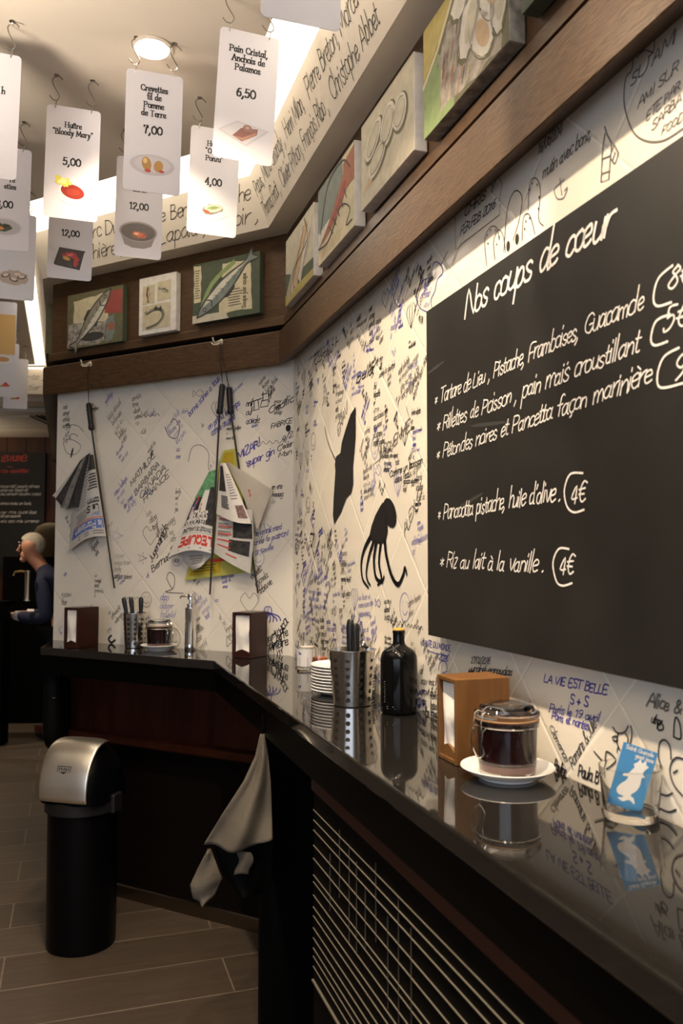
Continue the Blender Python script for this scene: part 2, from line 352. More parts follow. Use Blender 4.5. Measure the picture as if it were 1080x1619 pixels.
paper = mat('white_paper_napkin', (.8, .77, .72), .8, bump=.3, bscale=40)
redwood = wood_mat('red_brown_wood_panel', (.022, .005, .002), (.05, .013, .005), .45, stretch=(14, 14, 1.5), spec=.15)
darkwood = wood_mat('very_dark_wood', (.004, .0025, .002), (.005, .003, .002), .7, spec=.05)
# ================================================================== the setting
HC = 2.75
mb = MB(); mb.box(-4.7, 2.6, -2.8, 8.8, -.1, 0, floor_mat())
fl = MB(); fl.box(-8, 8, -8, 8, -.1, 0, floor_mat()); fo = fl.build('floor', loc=(-1, 2.72, 0), rz=math.radians(18)); struct(fo)
tile_r = tile_mat('white_glazed_tiles_right', 2.946, .786, .30, (.86, .80, .68))
tile_b = tile_mat('white_glazed_tiles_back', .597, -2.141, .30, (.86, .81, .71), (.78, .72, .62))
mb = MB(); mb.box(-.02, 6.2, 0, .12, 1.0, HC + .3, tile_r); mb.box(-.02, 6.2, 0, .12, 0, 1.0, darkwood)
wall_r = struct(mb.build('wall_right', loc=(C0.x, C0.y, 0), rz=R1))
mb = MB(); mb.box(-W2L, .03, 0, .12, 1.0, HC + .3, tile_b); mb.box(-W2L, .03, 0, .12, 0, 1.0, darkwood)
wall_b = struct(mb.build('wall_back', loc=(C0.x, C0.y, 0), rz=R2))
mb = MB(); mb.box(-2.85, -.01, .0, .1, 0, HC + .3, plaster); struct(mb.build('wall_end', loc=(E0.x, E0.y, 0), rz=R1))
panel_far = wood_mat('red_brown_planks', (.035, .011, .005), (.075, .024, .01), .4, stretch=(8, 8, 1.2))
mb = MB()
for i in range(16): mb.box(-4.7 + i * .2, -4.506 + i * .2, 8.6, 8.7, 0, HC, panel_far)
mb.box(-4.7, -1.5, 8.605, 8.72, 0, HC, darkwood); struct(mb.build('wall_far'))
dim = mat('dim_plaster', (.35, .3, .25), .7)
mb = MB(); mb.box(-4.72, -4.6, -2.7, 8.7, 0, 3.06, dim); struct(mb.build('wall_left'))
mb = MB(); mb.box(-4.7, 2.4, -2.72, -2.6, 0, 3.06, dim); struct(mb.build('wall_front'))
PATH = [at1(6.2, 0), C0.copy(), E0.copy(), E0 + 2.85 * D1, Vector((-4.6, (E0 + 2.85 * D1).y))]
# ceiling: high ceiling over the light recess, the lower panel over the room, the low ceiling of the far bay
mb = MB(); mb.box(-4.7, 2.5, -2.7, 8.7, 3.06, 3.12, plaster)
pe = offset_path(PATH, [.33, .425, .205, .3])
mb.prism([(pe[0].x, pe[0].y), (pe[1].x, pe[1].y), (pe[2].x, pe[2].y), (pe[3].x, pe[3].y), (-4.45, pe[3].y), (-4.45, -2.5), (1.2, -2.5)], 2.94, 2.985, mat('ceiling_paint', (.66, .59, .5), .65, var=.02, vscale=3))
mb.box(-4.6, -1.5, 6.6, 8.6, HC - .03, HC + .2, soffit_m)
struct(mb.build('ceiling'))
mb = MB(); sweep(mb, PATH, [(0, HC), (.115, HC), (.2, HC + .18), (.18, HC + .2), (0, HC + .2)], plaster, [1, 1, .65, 1])
fascia = struct(mb.build('trim_1'))
mb = MB(); sweep(mb, PATH[:4], [(0, 2.39), (.03, 2.39), (.03, HC), (0, HC)], brown); struct(mb.build('trim_2'))
mb = MB(); sweep(mb, PATH[:4], [(.0, 2.38), (.044, 2.38), (.044, 2.412), (.038, 2.418), (.03, 2.418)], brown); sweep(mb, PATH[:4], [(.001, 2.335), (.006, 2.335), (.006, 2.392), (.001, 2.392)], blackm); struct(mb.build('trim_3'))  # black backing strip stands in for the shade inside the groove
flame = wood_mat('dark_oak_cornice', (.042, .021, .009), (.095, .053, .025), .42, stretch=(2.2, 5, 34), scale=1.6, bump=.2, dist=4.5)
mb = MB(); sweep(mb, PATH[:4], [(0, 2.25), (.064, 2.216), (.066, 2.219), (.066, 2.346), (.06, 2.352), (0, 2.352)], flame)
struct(mb.build('trim_4'))
# light recess behind the fascia
lamp_m = mat('cove_light_diffuser', (1.0, .9, .74), .5, emit=COVE_E)
mb = MB(); sweep(mb, PATH, [(.03, 3.0), (.48, 3.0), (.48, 3.012), (.03, 3.012)], lamp_m, [1, 1.1, .8, 1.1])
tag(mb.build('cove_light'), 'long glowing light strip in the ceiling recess above the written fascia', 'lamp')
# wainscot and ledge under the back counter
mb = MB(); sweep(mb, [C0 + D2 * .02, E0], [(.001, .70), (.02, .70), (.02, 1.04), (.001, 1.04)], redwood)
sweep(mb, [C0 + D2 * .02, E0 + D2 * .02], [(.001, .665), (.075, .665), (.08, .672), (.08, .70), (.001, .70)], redwood)
struct(mb.build('trim_5'))

# ------------------------------------------------------------------ downlights
def downlight(s, o, label, power=SPOT_W, cone=112):
    p = at1(s, o); t = thing('ceiling_downlight', label, 'lamp', (p.x, p.y, 2.94), 0, 'ceiling downlights')
    m = MB(); m.lathe([(.045, 0), (.058, -.001), (.06, -.006), (.05, -.008), (.045, -.004)], plaster, 32); m.build('trim_ring', t)
    m = MB(); m.lathe([(.0, -.0015), (.045, -.0015), (.045, -.001), (0, -.001)], mat('lit_lamp_glass', (1, .93, .8), .3, emit=30), 24); m.build('bulb', t)
    l = bpy.data.lights.new('downlight_beam', 'SPOT'); l.energy = power; l.color = WARM; l.spot_size = math.radians(cone); l.spot_blend = .5; l.shadow_soft_size = .03
    lo = bpy.data.objects.new('downlight_beam', l); COL.objects.link(lo); lo.parent = t; lo.location = (0, 0, -.012)
    return t
downlight(.765, .632, 'round lit downlight in the ceiling behind the shrimp menu card', SPOT_W * .42, 104)
for s in (1.5, 2.3, 3.1): downlight(s, .632, 'round ceiling downlight above the counter, out of view to the right')
for s, o in ((.17, 2.49), (2.0, 2.2)): downlight(s, o, 'unseen round ceiling downlight added to light the open floor', SPOT_W * .5, 66)  # added out of view for floor light and a highlight on the bin flap
def far_fill_light(x, y, z, e, r=.1):  # fill lamps added to lift the far bay and the man
    t = thing('ceiling_downlight', 'unseen round downlight added to brighten the far bay', 'lamp', (x, y, z), 0, 'ceiling downlights')
    m = MB(); m.lathe([(0, -.004), (.05, -.004), (.055, 0)], mat('lit_lamp_glass', (1, .93, .8), .3, emit=30), 24); m.build('bulb', t)
    l = bpy.data.lights.new('downlight_beam', 'SPOT'); l.energy = e; l.color = WARM; l.spot_size = math.radians(100); l.spot_blend = .8; l.shadow_soft_size = .04
    lo = bpy.data.objects.new('downlight_beam', l); COL.objects.link(lo); lo.parent = t; lo.location = (0, 0, -.012)
# unseen shop-front window added behind the camera for cool daylight, then added fill lamps
w_m = mat('added_daylight_pane', (.74, .83, 1.0), .5, emit=DAY_E)
mb = MB(); mb.box(-3.4, .3, -2.6, -2.575, .95, 2.45, w_m); win = struct(mb.build('added_window_1'))
mb = MB()
for x in (-3.46, -1.58, .3): mb.box(x, x + .06, -2.6, -2.55, .9, 2.5, blackm)
for z in (.89, 2.45): mb.box(-3.46, .36, -2.6, -2.55, z, z + .06, blackm)
mb.build('added_window_frame', win)
far_fill_light(-3.2, 6.2, 2.94, 150)
far_fill_light(-3.0, 7.9, HC - .03, 45)
t = thing('added_wall_uplight', 'small unseen wall uplight added to brighten the far bay ceiling', 'lamp', (-4.2, 7.4, 1.9))  # added out of sight to light the far ceiling and its cassette
mb = MB(); mb.lathe([(.02, 0), (.09, .09), (.085, .09), (.015, .005)], blackm, 24); mb.build('shade', t); mb = MB(); mb.tube([(0, 0, .01), (-.2, 0, .0), (-.4, 0, -.02)], .01, blackm, 8); mb.build('arm', t)
l = bpy.data.lights.new('fill_uplight_beam', 'SPOT'); l.energy = 60; l.color = WARM; l.spot_size = math.radians(150); l.spot_blend = .6; l.shadow_soft_size = .04
lo = bpy.data.objects.new('fill_uplight_beam', l); COL.objects.link(lo); lo.parent = t; lo.location = (0, 0, .1); lo.rotation_euler = (math.pi, 0, 0)
t = thing('added_floor_lamp', 'slim unseen uplighter added on the left to brighten the ceiling', 'lamp', (-1.3, 1.2, 0))  # unseen lamp added to lift the ceiling panel above the cards
mb = MB(); mb.lathe([(0, 0), (.14, 0), (.14, .012), (.02, .02), (.012, .03), (.012, 1.8), (0, 1.8)], blackm, 24); mb.build('stand', t)
mb = MB(); mb.lathe([(.02, 1.79), (.09, 1.83), (.15, 1.9), (.145, 1.9), (.085, 1.836), (.018, 1.8)], blackm, 32); mb.build('bowl', t)
mb = MB(); mb.ball((0, 0, 1.855), .03, mat('lit_lamp_glass', (1, .93, .8), .3, emit=30), 12, 8); mb.build('bulb', t)
l = bpy.data.lights.new('fill_uplight_beam', 'SPOT'); l.energy = UP_W; l.color = (1, .86, .7); l.spot_size = math.radians(128); l.spot_blend = .5; l.shadow_soft_size = .2
lo = bpy.data.objects.new('fill_uplight_beam', l); COL.objects.link(lo); lo.parent = t; lo.location = (0, 0, 1.91); lo.rotation_euler = (math.pi, 0, 0)

# ------------------------------------------------------------------ the bar counter along both walls
bend = offset_path([at1(4.4, 0), C0.copy(), E0.copy()], [.32, .28])[1]
FL = Vector((-1.285, 3.554))
ct = thing('bar_counter', 'long polished black counter bending along both tiled walls', 'counter', (C0.x, C0.y, 0))
def lp(p): return (p.x - C0.x, p.y - C0.y)
mb = MB(); mb.prism([lp(p) for p in (at1(4.4, .004), C0 + (N1 + N2) * .003, E0 + N2 * .004, FL, bend, at1(4.4, .32))][::-1], 1.046, 1.08, granite); mb.build('countertop', ct, bevel=.004)
f0 = offset_path([at1(4.4, 0), C0.copy(), E0.copy()], [.31, .27])[1]; f1 = offset_path([at1(4.4, 0), C0.copy(), E0.copy()], [.285, .245])[1]
ua = FL + (bend - FL).normalized() * .02
mb = MB(); mb.prism([lp(p) for p in (at1(4.4, .312), f0, ua + N2 * -.01, ua - N2 * .035, f1, at1(4.4, .285))], .966, 1.046, blackgl); mb.build('apron', ct)
for s in (.62,):
    mb = MB(); a = at1(s, .02); b = at1(s, .27); c = E1 * .03
    mb.prism([lp(p) for p in (a, b, b + c, a + c)], .0, 1.046, blackm); mb.build('support_panel', ct)
SC = w1(495, 1280, .30)[0]
cab = thing('bar_cabinet', 'black cabinet under the right counter with fine pale horizontal lines', 'cabinet', (*at1(SC, 0), 0), R1)
mb = MB(); mb.box(0, 4.3 - SC, -.298, -.03, 0, .962, blackm); mb.build('body', cab)
mb = MB(); mb.box(0, 4.3 - SC, -.304, -.298, .935, .962, wood_mat('dark_red_wood', (.02, .004, .003), (.035, .007, .005), .4)); mb.build('top_rail', cab)
wire_m = mat('pale_metal_strip', (.28, .25, .2), .4, .6)
for y in (1280, 1296, 1312, 1336, 1357, 1383, 1394, 1415, 1434, 1448, 1467, 1483, 1499, 1512, 1528):
    z = w1(495, y, .3)[1]; mb = MB(); mb.box(0, 4.3 - SC, -.3005, -.298, z - .00045, z + .00045, wire_m); mb.build('strip', cab)
mb = MB(); z = w1(486, 1534, .3)[1]; mb.box(0, 4.3 - SC, -.303, -.298, z - .0018, z + .0018, wire_m); mb.build('lower_strip', cab)
rn = random.Random(8)
for i in range(9):
    x = .12 + i * .055 + rn.uniform(0, .02); z0 = .93 - rn.uniform(.02, .1); mb = MB(); mb.box(x, x + .0003, -.2998, -.298, z0 - rn.uniform(.1, .25), z0, mat('dim_metal_wire', (.12, .1, .08), .5, .5)); mb.build('thin_wire', cab)
mb = MB(); sweep(mb, [at1(1.3, 0), C0.copy(), E0.copy()], [(.001, 0), (.012, 0), (.012, .05), (.009, .056), (.001, .056)], mat('dull_dark_metal', (.2, .16, .12), .3, 1)); struct(mb.build('baseboard_back'))
# ------------------------------------------------------------------ black menu board on the right wall
bs0, bz0, bz1 = 1.358, 1.28, 2.047
chb = thing('chalkboard', 'large black chalkboard with white handwritten menu on the tiled wall', 'chalkboard', (*at1(bs0, 0), bz0), R1)
slate = mat('black_slate_paint', (.016, .0155, .0145), .42, var=.25, vscale=5, spec=.4)
BW = 1.5; BH = bz1 - bz0
mb = MB(); mb.box(0, BW, -.036, -.022, 0, BH, slate); slate_p = mb.build('panel', chb, bevel=.001)
for x in (.1, BW - .14):
    mb = MB(); mb.box(x, x + .04, -.022, -.0005, .08, BH - .08, blackm); mb.build('batten', chb)
chalk = mat('white_chalk', (.78, .75, .7), .9, var=.25, vscale=220)
def bp(x, y): s, z = w1(x, y, .036); return (s - bs0, z - bz0)
bm = lambda x, y, off: (x, -.036 - off, y)
mb = MB()
def ch(text, p, q, xh, pen=.1): write2(mb, text, bp(*p), bp(*q), xh, bm, chalk, pen=pen)
ch('Nos coups de cœur', (734, 503), (968, 366), .033, .125)
ch('* Tartare de Lieu , Pistache, Framboises, Guacamole', (687, 641), (1017, 488), .0185)
ch('* Rillettes de Poisson , pain maïs croustillant', (690, 684), (1010, 556), .019)
ch('* Pétoncles noires et Pancetta façon marinière', (690, 728), (1029, 606), .0185)
ch('* Panacotta pistache, huile d\'olive .', (692, 823), (888, 790), .02)
ch('* Riz au lait à la vanille .', (695, 897), (861, 905), .02)
ch('8€', (1054, 460), (1094, 444), .02, .11); ch('5€', (1046, 527), (1088, 512), .02, .11); ch('9€', (1064, 600), (1100, 592), .02, .11)
ch('4€', (902, 797), (925, 793), .02, .11); ch('4€', (884, 908), (906, 908), .02, .11)
def arc_px(pts, wd=.0036): mb.ribbon(spline([bp(*p) for p in pts], 6), wd, bm, chalk)
arc_px([(1064, 420), (1042, 440), (1034, 470), (1040, 484), (1062, 478)]); arc_px([(1060, 497), (1038, 508), (1030, 535), (1036, 546), (1056, 540)])
arc_px([(1074, 550), (1050, 565), (1040, 595), (1046, 613), (1080, 606)]); arc_px([(922, 748), (902, 750), (893, 775), (897, 800), (908, 810), (924, 806)])
arc_px([(900, 868), (884, 868), (875, 890), (880, 918), (890, 926), (905, 922)])
mb.build('chalk_lettering', slate_p)
# pale smears left by the cloth
mb = MB(); smear = mat('chalk_dust_smear', (.03, .0295, .028), .7)
for (cx, cy, rx, ry, a) in ((.05, .62, .05, .004, .1), (.3, .45, .08, .004, -.1), (.22, .3, .06, .004, .2)): mb.poly(ell(cx, cy, rx, ry, 20, a), bm, smear, .0003)
mb.build('chalk_smear', slate_p)
# ================================================================== writing and drawings on the tiles
rn = random.Random(21)
gr = MB(); gb = MB()
def scrib_word(n): return ''.join(rn.choice('nmuieelrtosacvaohdglpbf') for _ in range(n))
def block(mb, x, z, ang, lines, xh, m, long=9):
    for i in range(lines):
        dx, dz = math.sin(ang) * xh * 2.3 * i, -math.cos(ang) * xh * 2.3 * i
        t = ' '.join(scrib_word(rn.randint(2, 7)) for _ in range(rn.randint(1, max(1, long // 5))))
        if rn.random() < .15: t = t.upper()
        write(mb, t, (x + dx, z + dz), xh * (.62 if t.isupper() else 1), wall_map, m, ang=ang + rn.uniform(-.05, .05), pen=rn.uniform(.11, .2) * max(.008, xh * .75) / xh, off=rn.uniform(.0005, .0012), rnd=rn, k=2)
def doodle(mb, kind, x, z, s, m, wd=.0022):
    R = lambda p, w=wd: mb.ribbon([(x + a * s, z + b * s) for a, b in p], w, wall_map, m, .0009)
    if kind == 'face':
        R(ell(0, 0, 1, 1.1, 20) + [(1, 0)]); R([(-.4, .3), (-.4, .45)]); R([(.4, .3), (.4, .45)]); R(spline([(-.5, -.3), (0, -.6), (.5, -.3)]))
    elif kind == 'heart': R(spline([(0, -1), (-1, .2), (-.5, .9), (0, .4), (.5, .9), (1, .2), (0, -1)]))
    elif kind == 'fish':
        R(spline([(1, 0), (.3, .5), (-.5, .1), (-1, .5), (-1, -.5), (-.5, -.1), (.3, -.5), (1, 0)])); R([(.5, .1), (.55, .15)])
    elif kind == 'wave': R(spline([(i * .4, (i % 2) * .35) for i in range(11)], 3))
    elif kind == 'shell': 
        for q in range(4): R(spline([(0, -1), (-.9 + q * .6, .3), (-.5 + q * .33, 1)]))
    elif kind == 'star': R([(math.cos(i * 2.513) , math.sin(i * 2.513)) for i in range(6)])
    elif kind == 'octo':
        R(spline([(-.5, 0), (-.5, .9), (0, 1.2), (.5, .9), (.5, 0)]))
        for q in range(6): R(spline([(-.5 + q * .2, 0), (-.9 + q * .35, -.5), (-1.2 + q * .5, -1)]))
    elif kind == 'bottle': R([(-.25, -1), (-.25, .2), (-.08, .6), (-.08, 1), (.08, 1), (.08, .6), (.25, .2), (.25, -1), (-.25, -1)]); R([(-.25, -.5), (.25, -.5)]); R([(-.25, 0), (.25, 0)])
kinds = ['face', 'heart', 'fish', 'wave', 'shell', 'star', 'octo', 'wave']
def free1(x, z):
    if 1.30 < x and 1.25 < z < 2.10: return False
    if .36 < x < .78 and 1.55 < z < 1.95: return False
    if .74 < x < 1.17 and 1.35 < z < 1.65: return False
    return True
z = 1.12
while z < 2.2:
    x = .03 + rn.uniform(0, .05)
    while x < 1.33:
        if free1(x, z) and free1(x + .07, z):
            m = rn.choice([ink_k, ink_k, ink_g, ink_k, ink_b, ink_lb]); xh = rn.uniform(.0055, .011)
            if rn.random() < .14: doodle(gr, rn.choice(kinds), x + .05, z, rn.uniform(.02, .035), m)
            else: block(gr, x, z, rn.choice([.78, .78, .3, 0, 0, .1, -.1]), rn.randint(2, 5), xh, m, rn.choice([8, 12, 16]))
        x += rn.uniform(.06, .12)
    z += rn.uniform(.045, .07)
def W(text, p, q, xh, m, fn=w1, mb=gr, pen=.17): write2(mb, text, fn(*p), fn(*q), xh, wall_map, m, pen=pen, k=3)
def L(pts, m, wd=.002, fn=w1, mb=gr, sm=True):
    q = [fn(*p) for p in pts]; mb.ribbon(spline(q, 5) if sm else q, wd, wall_map, m, .001)
# above the board
W('CHRIS Y', (733, 345), (782, 302), .012, ink_k); W('FER.FEB 2016', (728, 373), (783, 328), .011, ink_k)
L([(720, 345), (721, 395), (735, 382), (790, 340), (792, 322)], ink_g, sm=False); L([(724, 335), (718, 340), (722, 346)], ink_g); L([(788, 280), (794, 290), (790, 318)], ink_g)
W('16/06/204', (850, 246), (888, 212), .012, ink_g); W('mutin avec bonz,', (858, 284), (935, 217), .013, ink_g)
L([(893, 284), (886, 290), (877, 300), (882, 314), (892, 312), (898, 296), (893, 302)], ink_g); L([(886, 282), (889, 308)], ink_g)
L([(957, 212), (954, 230), (951, 288), (963, 284), (968, 226), (960, 212), (957, 200)], ink_g, .003, sm=False); L([(952, 252), (966, 246)], ink_g); L([(952, 275), (965, 270)], ink_g)
W('El', (972, 262), (980, 238), .012, ink_g)
for pts in ([(770, 420), (767, 380), (775, 360), (786, 360), (790, 380)], [(783, 410), (781, 382), (788, 364), (796, 372), (800, 400)], [(797, 398), (803, 330), (815, 302), (826, 312), (822, 345), (812, 380)], [(836, 332), (838, 290), (848, 282), (855, 300), (852, 345), (860, 357)], [(826, 380), (828, 345), (836, 338), (842, 352), (846, 370)]): L(pts, ink_k)
for p in ((804, 389), (818, 378)): gr.poly([(w1(*p)[0] + a, w1(*p)[1] + b) for a, b in ell(0, 0, .007, .011, 10)], wall_map, ink_k, .001)
for i, p in enumerate(((772, 385), (771, 372), (776, 364), (784, 364), (838, 300), (842, 290), (850, 292), (853, 312), (852, 330), (832, 350), (838, 345), (830, 362), (786, 386), (790, 375))): gr.poly([(w1(*p)[0] + a, w1(*p)[1] + b) for a, b in ell(0, 0, .0022, .0028, 8)], wall_map, ink_k, .001)
L([(1026, 52), (1005, 80), (1000, 110), (990, 125), (988, 165), (1000, 205), (1020, 222), (1050, 222), (1085, 200)], ink_g, .0028); L([(1026, 90), (1034, 80), (1040, 55), (1070, 20)], ink_g, .0026); L([(1008, 92), (1020, 80), (1034, 84)], ink_g)
W('SU AMI', (996, 140), (1068, 66), .011, ink_g); W('AMI SUR', (1008, 172), (1072, 112), .009, ink_g); W('ETE PAR', (1022, 192), (1076, 140), .008, ink_g); W('SARBA', (1030, 208), (1078, 160), .008, ink_g); W('FOOD', (1046, 214), (1080, 190), .007, ink_g)
# small cat drawn in blue, top left of the board
L([(678, 494), (664, 486), (659, 465), (668, 445), (682, 437), (684, 420), (690, 414), (698, 420), (700, 432), (692, 442), (688, 460), (682, 474), (684, 488)], ink_b, .0028); L([(697, 420), (703, 408), (708, 398)], ink_b); W('MARINE', (664, 478), (680, 448), .007, ink_b)
# below the board
W('LA VIE EST BELLE', (860, 1078), (960, 1098), .009, ink_b, pen=.2); W('S + S', (901, 1113), (930, 1118), .011, ink_b, pen=.2); W('Paris le 19 avril', (868, 1125), (948, 1141), .0085, ink_b); W('Paris et nantes', (872, 1136), (931, 1154), .0085, ink_b)
W('Alice &', (1022, 1116), (1078, 1128), .012, ink_g, pen=.2); W('27/02/2016', (745, 1048), (775, 1050), .008, ink_k); W('unabelvegnoudas', (745, 1062), (810, 1068), .009, ink_k); W('le zen', (790, 1083), (800, 1080), .008, ink_k)
W('SANTE DU MONDE', (668, 1020), (712, 1030), .009, ink_b); L([(678, 1029), (694, 1034), (708, 1037), (712, 1030)], ink_b); W('2016', (694, 1042), (708, 1046), .009, ink_b); L([(694, 1060), (696, 1048), (704, 1046), (708, 1060), (700, 1064)], ink_b)
W('Clemence', (868, 1148), (894, 1204), .009, ink_k, pen=.12); W('Romane & Julie', (906, 1216), (944, 1148), .012, ink_k, pen=.12); W('Pauline', (876, 1215), (894, 1228), .012, ink_k); W('Paula B', (914, 1225), (946, 1240), .012, ink_k)
for pts in ([(970, 1150), (976, 1158), (984, 1159), (990, 1156), (994, 1148)], [(969, 1166), (975, 1164), (977, 1172), (970, 1170)], [(978, 1160), (976, 1172), (980, 1184), (984, 1190), (990, 1184), (994, 1168), (990, 1160)], [(978, 1182), (977, 1190), (984, 1194), (990, 1188)], [(982, 1196), (984, 1230)], [(990, 1192), (996, 1180), (1000, 1160), (998, 1148)], [(940, 1188), (956, 1204), (960, 1188), (974, 1203), (952, 1220), (956, 1206)], [(1048, 1215), (1042, 1196), (1044, 1175), (1052, 1170), (1060, 1180), (1062, 1200)], [(1090, 1204), (1070, 1198), (1060, 1215), (1066, 1240), (1080, 1258)], [(1066, 1222), (1072, 1218)], [(1046, 1255), (1055, 1258), (1064, 1254)], [(1044, 1278), (1058, 1284), (1070, 1280)], [(1066, 1165), (1067, 1145), (1070, 1134), (1076, 1146), (1077, 1168), (1066, 1165)], [(1040, 1150), (1046, 1142), (1050, 1152), (1042, 1154), (1040, 1142)]): L(pts, ink_k, .0028)
for i in range(26):                              # loose notes low on the right wall
    x = rn.uniform(1.36, 2.35); zz = rn.uniform(1.10, 1.24)
    if rn.random() < .35: block(gr, x, zz, rn.choice([.7, -.7, 0]), 1, rn.uniform(.005, .008), rn.choice([ink_k, ink_g, ink_b]), 8)
# readable notes by the corner
W('Cordez', (496, 580), (526, 555), .018, ink_g); W('Bella', (563, 606), (590, 590), .02, ink_k); W('ERAV', (535, 690), (550, 650), .02, ink_g); W('ABONENVIE', (600, 730), (648, 680), .017, ink_g); W('Comme un poisson', (616, 755), (668, 732), .011, ink_k); W('dans l\'eau', (624, 764), (648, 754), .011, ink_k); W('ALEX CI', (640, 850), (668, 780), .016, ink_g)
L([(590, 735), (608, 720), (648, 668), (642, 640), (650, 668)], ink_g, .002, sm=False)
gr.build('marker_writing', wall_r)
# the two big painted creatures
black_paint = mat('black_paint', (.009, .008, .009), .4, var=.3, vscale=60, spec=.25)
def flat_creature(name, label, px_polys, px_lines, par):
    mb = MB()
    for pts in px_polys: mb.poly([w1(*p) for p in pts], wall_map, black_paint, .0015)
    for pts, wd in px_lines:
        q = spline([w1(*p) for p in pts], 6); n = len(q) - 1
        for i in range(n): mb.ribbon([q[i], q[i + 1]], wd * (1 - .55 * i / n), wall_map, black_paint, .0017)
    tag(mb.build(name, par), label)
flat_creature('painted_ray', 'black painted ray with a thin tail', [[(563, 643), (555, 655), (548, 676), (541, 700), (539, 716), (532, 722), (530, 735), (531, 745), (528, 790), (527, 815), (529, 829), (540, 810), (548, 788), (556, 780), (559, 766), (559, 735), (561, 715), (563, 690)]], [([(531, 727), (524, 712), (518, 695), (514, 675)], .006)], wall_r)
def e2(cx, cy, rx, ry, a): return ell(cx, cy, rx, ry, 20, a)
flat_creature('painted_octopus', 'black painted octopus with hanging arms', [e2(617, 811, 10, 24, -.18), [(606, 794), (602, 800), (594, 815), (588, 832), (584, 850), (591, 858), (602, 860), (610, 858), (614, 840), (613, 820), (611, 800)]],
    [([(587, 848), (577, 868), (572, 890), (574, 915), (583, 929)], .018), ([(592, 855), (584, 880), (580, 905), (582, 918), (586, 925)], .016), ([(596, 857), (592, 885), (595, 912), (604, 920), (608, 912)], .018), ([(603, 857), (600, 890), (604, 915), (598, 925)], .016), ([(609, 855), (612, 880), (620, 910), (630, 924), (638, 910), (641, 898), (644, 908)], .018)], wall_r)

# ---- back wall
def free2(x, z): return True
z = 1.12
while z < 2.17:
    x = -W2L + .02 + rn.uniform(0, .05)
    while x < -.09:
        m = rn.choice([ink_k, ink_g, ink_g, ink_b, ink_lb, ink_lb, ink_k]); xh = rn.uniform(.008, .016)
        if rn.random() < .8:
            if rn.random() < .16: doodle(gb, rn.choice(kinds), x + .05, z, rn.uniform(.025, .045), m)
            else: block(gb, x, z, rn.choice([.78, .78, .6, .2, 0, 0]), rn.randint(1, 5), xh, m, rn.choice([8, 12, 14]))
        x += rn.uniform(.11, .2)
    z += rn.uniform(.07, .1)
W2 = lambda t, p, q, xh, m, pen=.17: W(t, p, q, xh, m, w2, gb, pen); L2 = lambda pts, m, wd=.003, sm=True: L(pts, m, wd, w2, gb, sm)
W2('Cecilia', (424, 655), (466, 634), .016, ink_k); W2('FABRICE', (428, 678), (462, 668), .012, ink_k, .17); W2('MIZAR!', (376, 728), (412, 704), .018, ink_b, .2); W2('super gin', (390, 738), (434, 718), .017, ink_b, .17)
W2('9/2', (446, 700), (462, 690), .012, ink_k); W2("C'eder", (438, 714), (463, 704), .012, ink_k); W2('Man', (440, 724), (460, 718), .012, ink_k); gb.poly([(w2(456, 677)[0] + a, w2(456, 677)[1] + b) for a, b in ell(0, 0, .012, .014, 14)], wall_map, ink_k, .001)
for pts in ([(396, 636), (414, 630)], [(398, 638), (398, 650), (410, 647), (408, 632)], [(402, 634), (402, 648)], [(414, 624), (422, 622)], [(416, 620), (416, 632)], [(424, 618), (426, 636)], [(414, 634), (424, 632), (424, 642), (412, 644), (414, 634)], [(430, 610), (428, 630)]): L2(pts, ink_k, .004, False)
W2('Jugendreck', (240, 890), (266, 836), .018, ink_k, .15); W2('Bernadette', (240, 905), (288, 868), .018, ink_k, .15); W2('MATHILDE', (208, 770), (245, 722), .015, ink_k, .15); W2('BARBARA', (214, 784), (252, 736), .015, ink_k, .15); W2('CANADA', (222, 790), (262, 742), .015, ink_k, .15); W2('FRANCE', (228, 796), (268, 752), .015, ink_k, .15)
W2('bonne soiree a tous', (300, 660), (348, 600), .015, ink_b, .15); W2('on prend le temps', (330, 680), (380, 640), .016, ink_b, .15); W2('comme on aime', (335, 690), (372, 662), .016, ink_b, .15)
W2('un grand merci', (403, 848), (446, 836), .013, ink_b, .15); W2('chez le patron!', (402, 862), (456, 846), .013, ink_b, .15); W2('a Seville', (404, 878), (432, 868), .012, ink_b, .15)
W2('Luca', (440, 1010), (456, 985), .02, ink_k, .15); W2('Caffe', (430, 1020), (456, 1004), .02, ink_k, .15); W2('Andre', (424, 1032), (456, 1018), .02, ink_k, .15)
L2([(261, 675), (268, 690), (280, 692), (284, 675), (276, 662), (270, 668)], ink_k); L2([(298, 730), (304, 708), (318, 704), (330, 716), (330, 740), (338, 760)], ink_g)
for q in range(7): L2([(424, 968), (416 + q * 4, 974 + (q % 2) * 3), (408 + q * 6, 984 - abs(q - 3))], ink_b, .005)
L2([(418, 968), (420, 960), (428, 960), (430, 968)], ink_b, .004)
for pts in ([(104, 680), (112, 672), (124, 674), (132, 682)], [(100, 700), (108, 694), (120, 698), (128, 706), (120, 718), (106, 716), (100, 700)], [(108, 690), (116, 686), (124, 690)]): L2(pts, ink_g)
gb.poly([(w2(114, 716)[0] + a, w2(114, 716)[1] + b) for a, b in ell(0, 0, .006, .025, 12, -.3)], wall_map, ink_k, .001)
L2([(272, 930), (264, 915), (268, 905), (276, 912), (274, 930), (262, 936), (290, 938)], ink_k); L2([(176, 1005), (172, 1010), (176, 1016), (182, 1012)], ink_k, .01)
gb.build('marker_writing', wall_b)

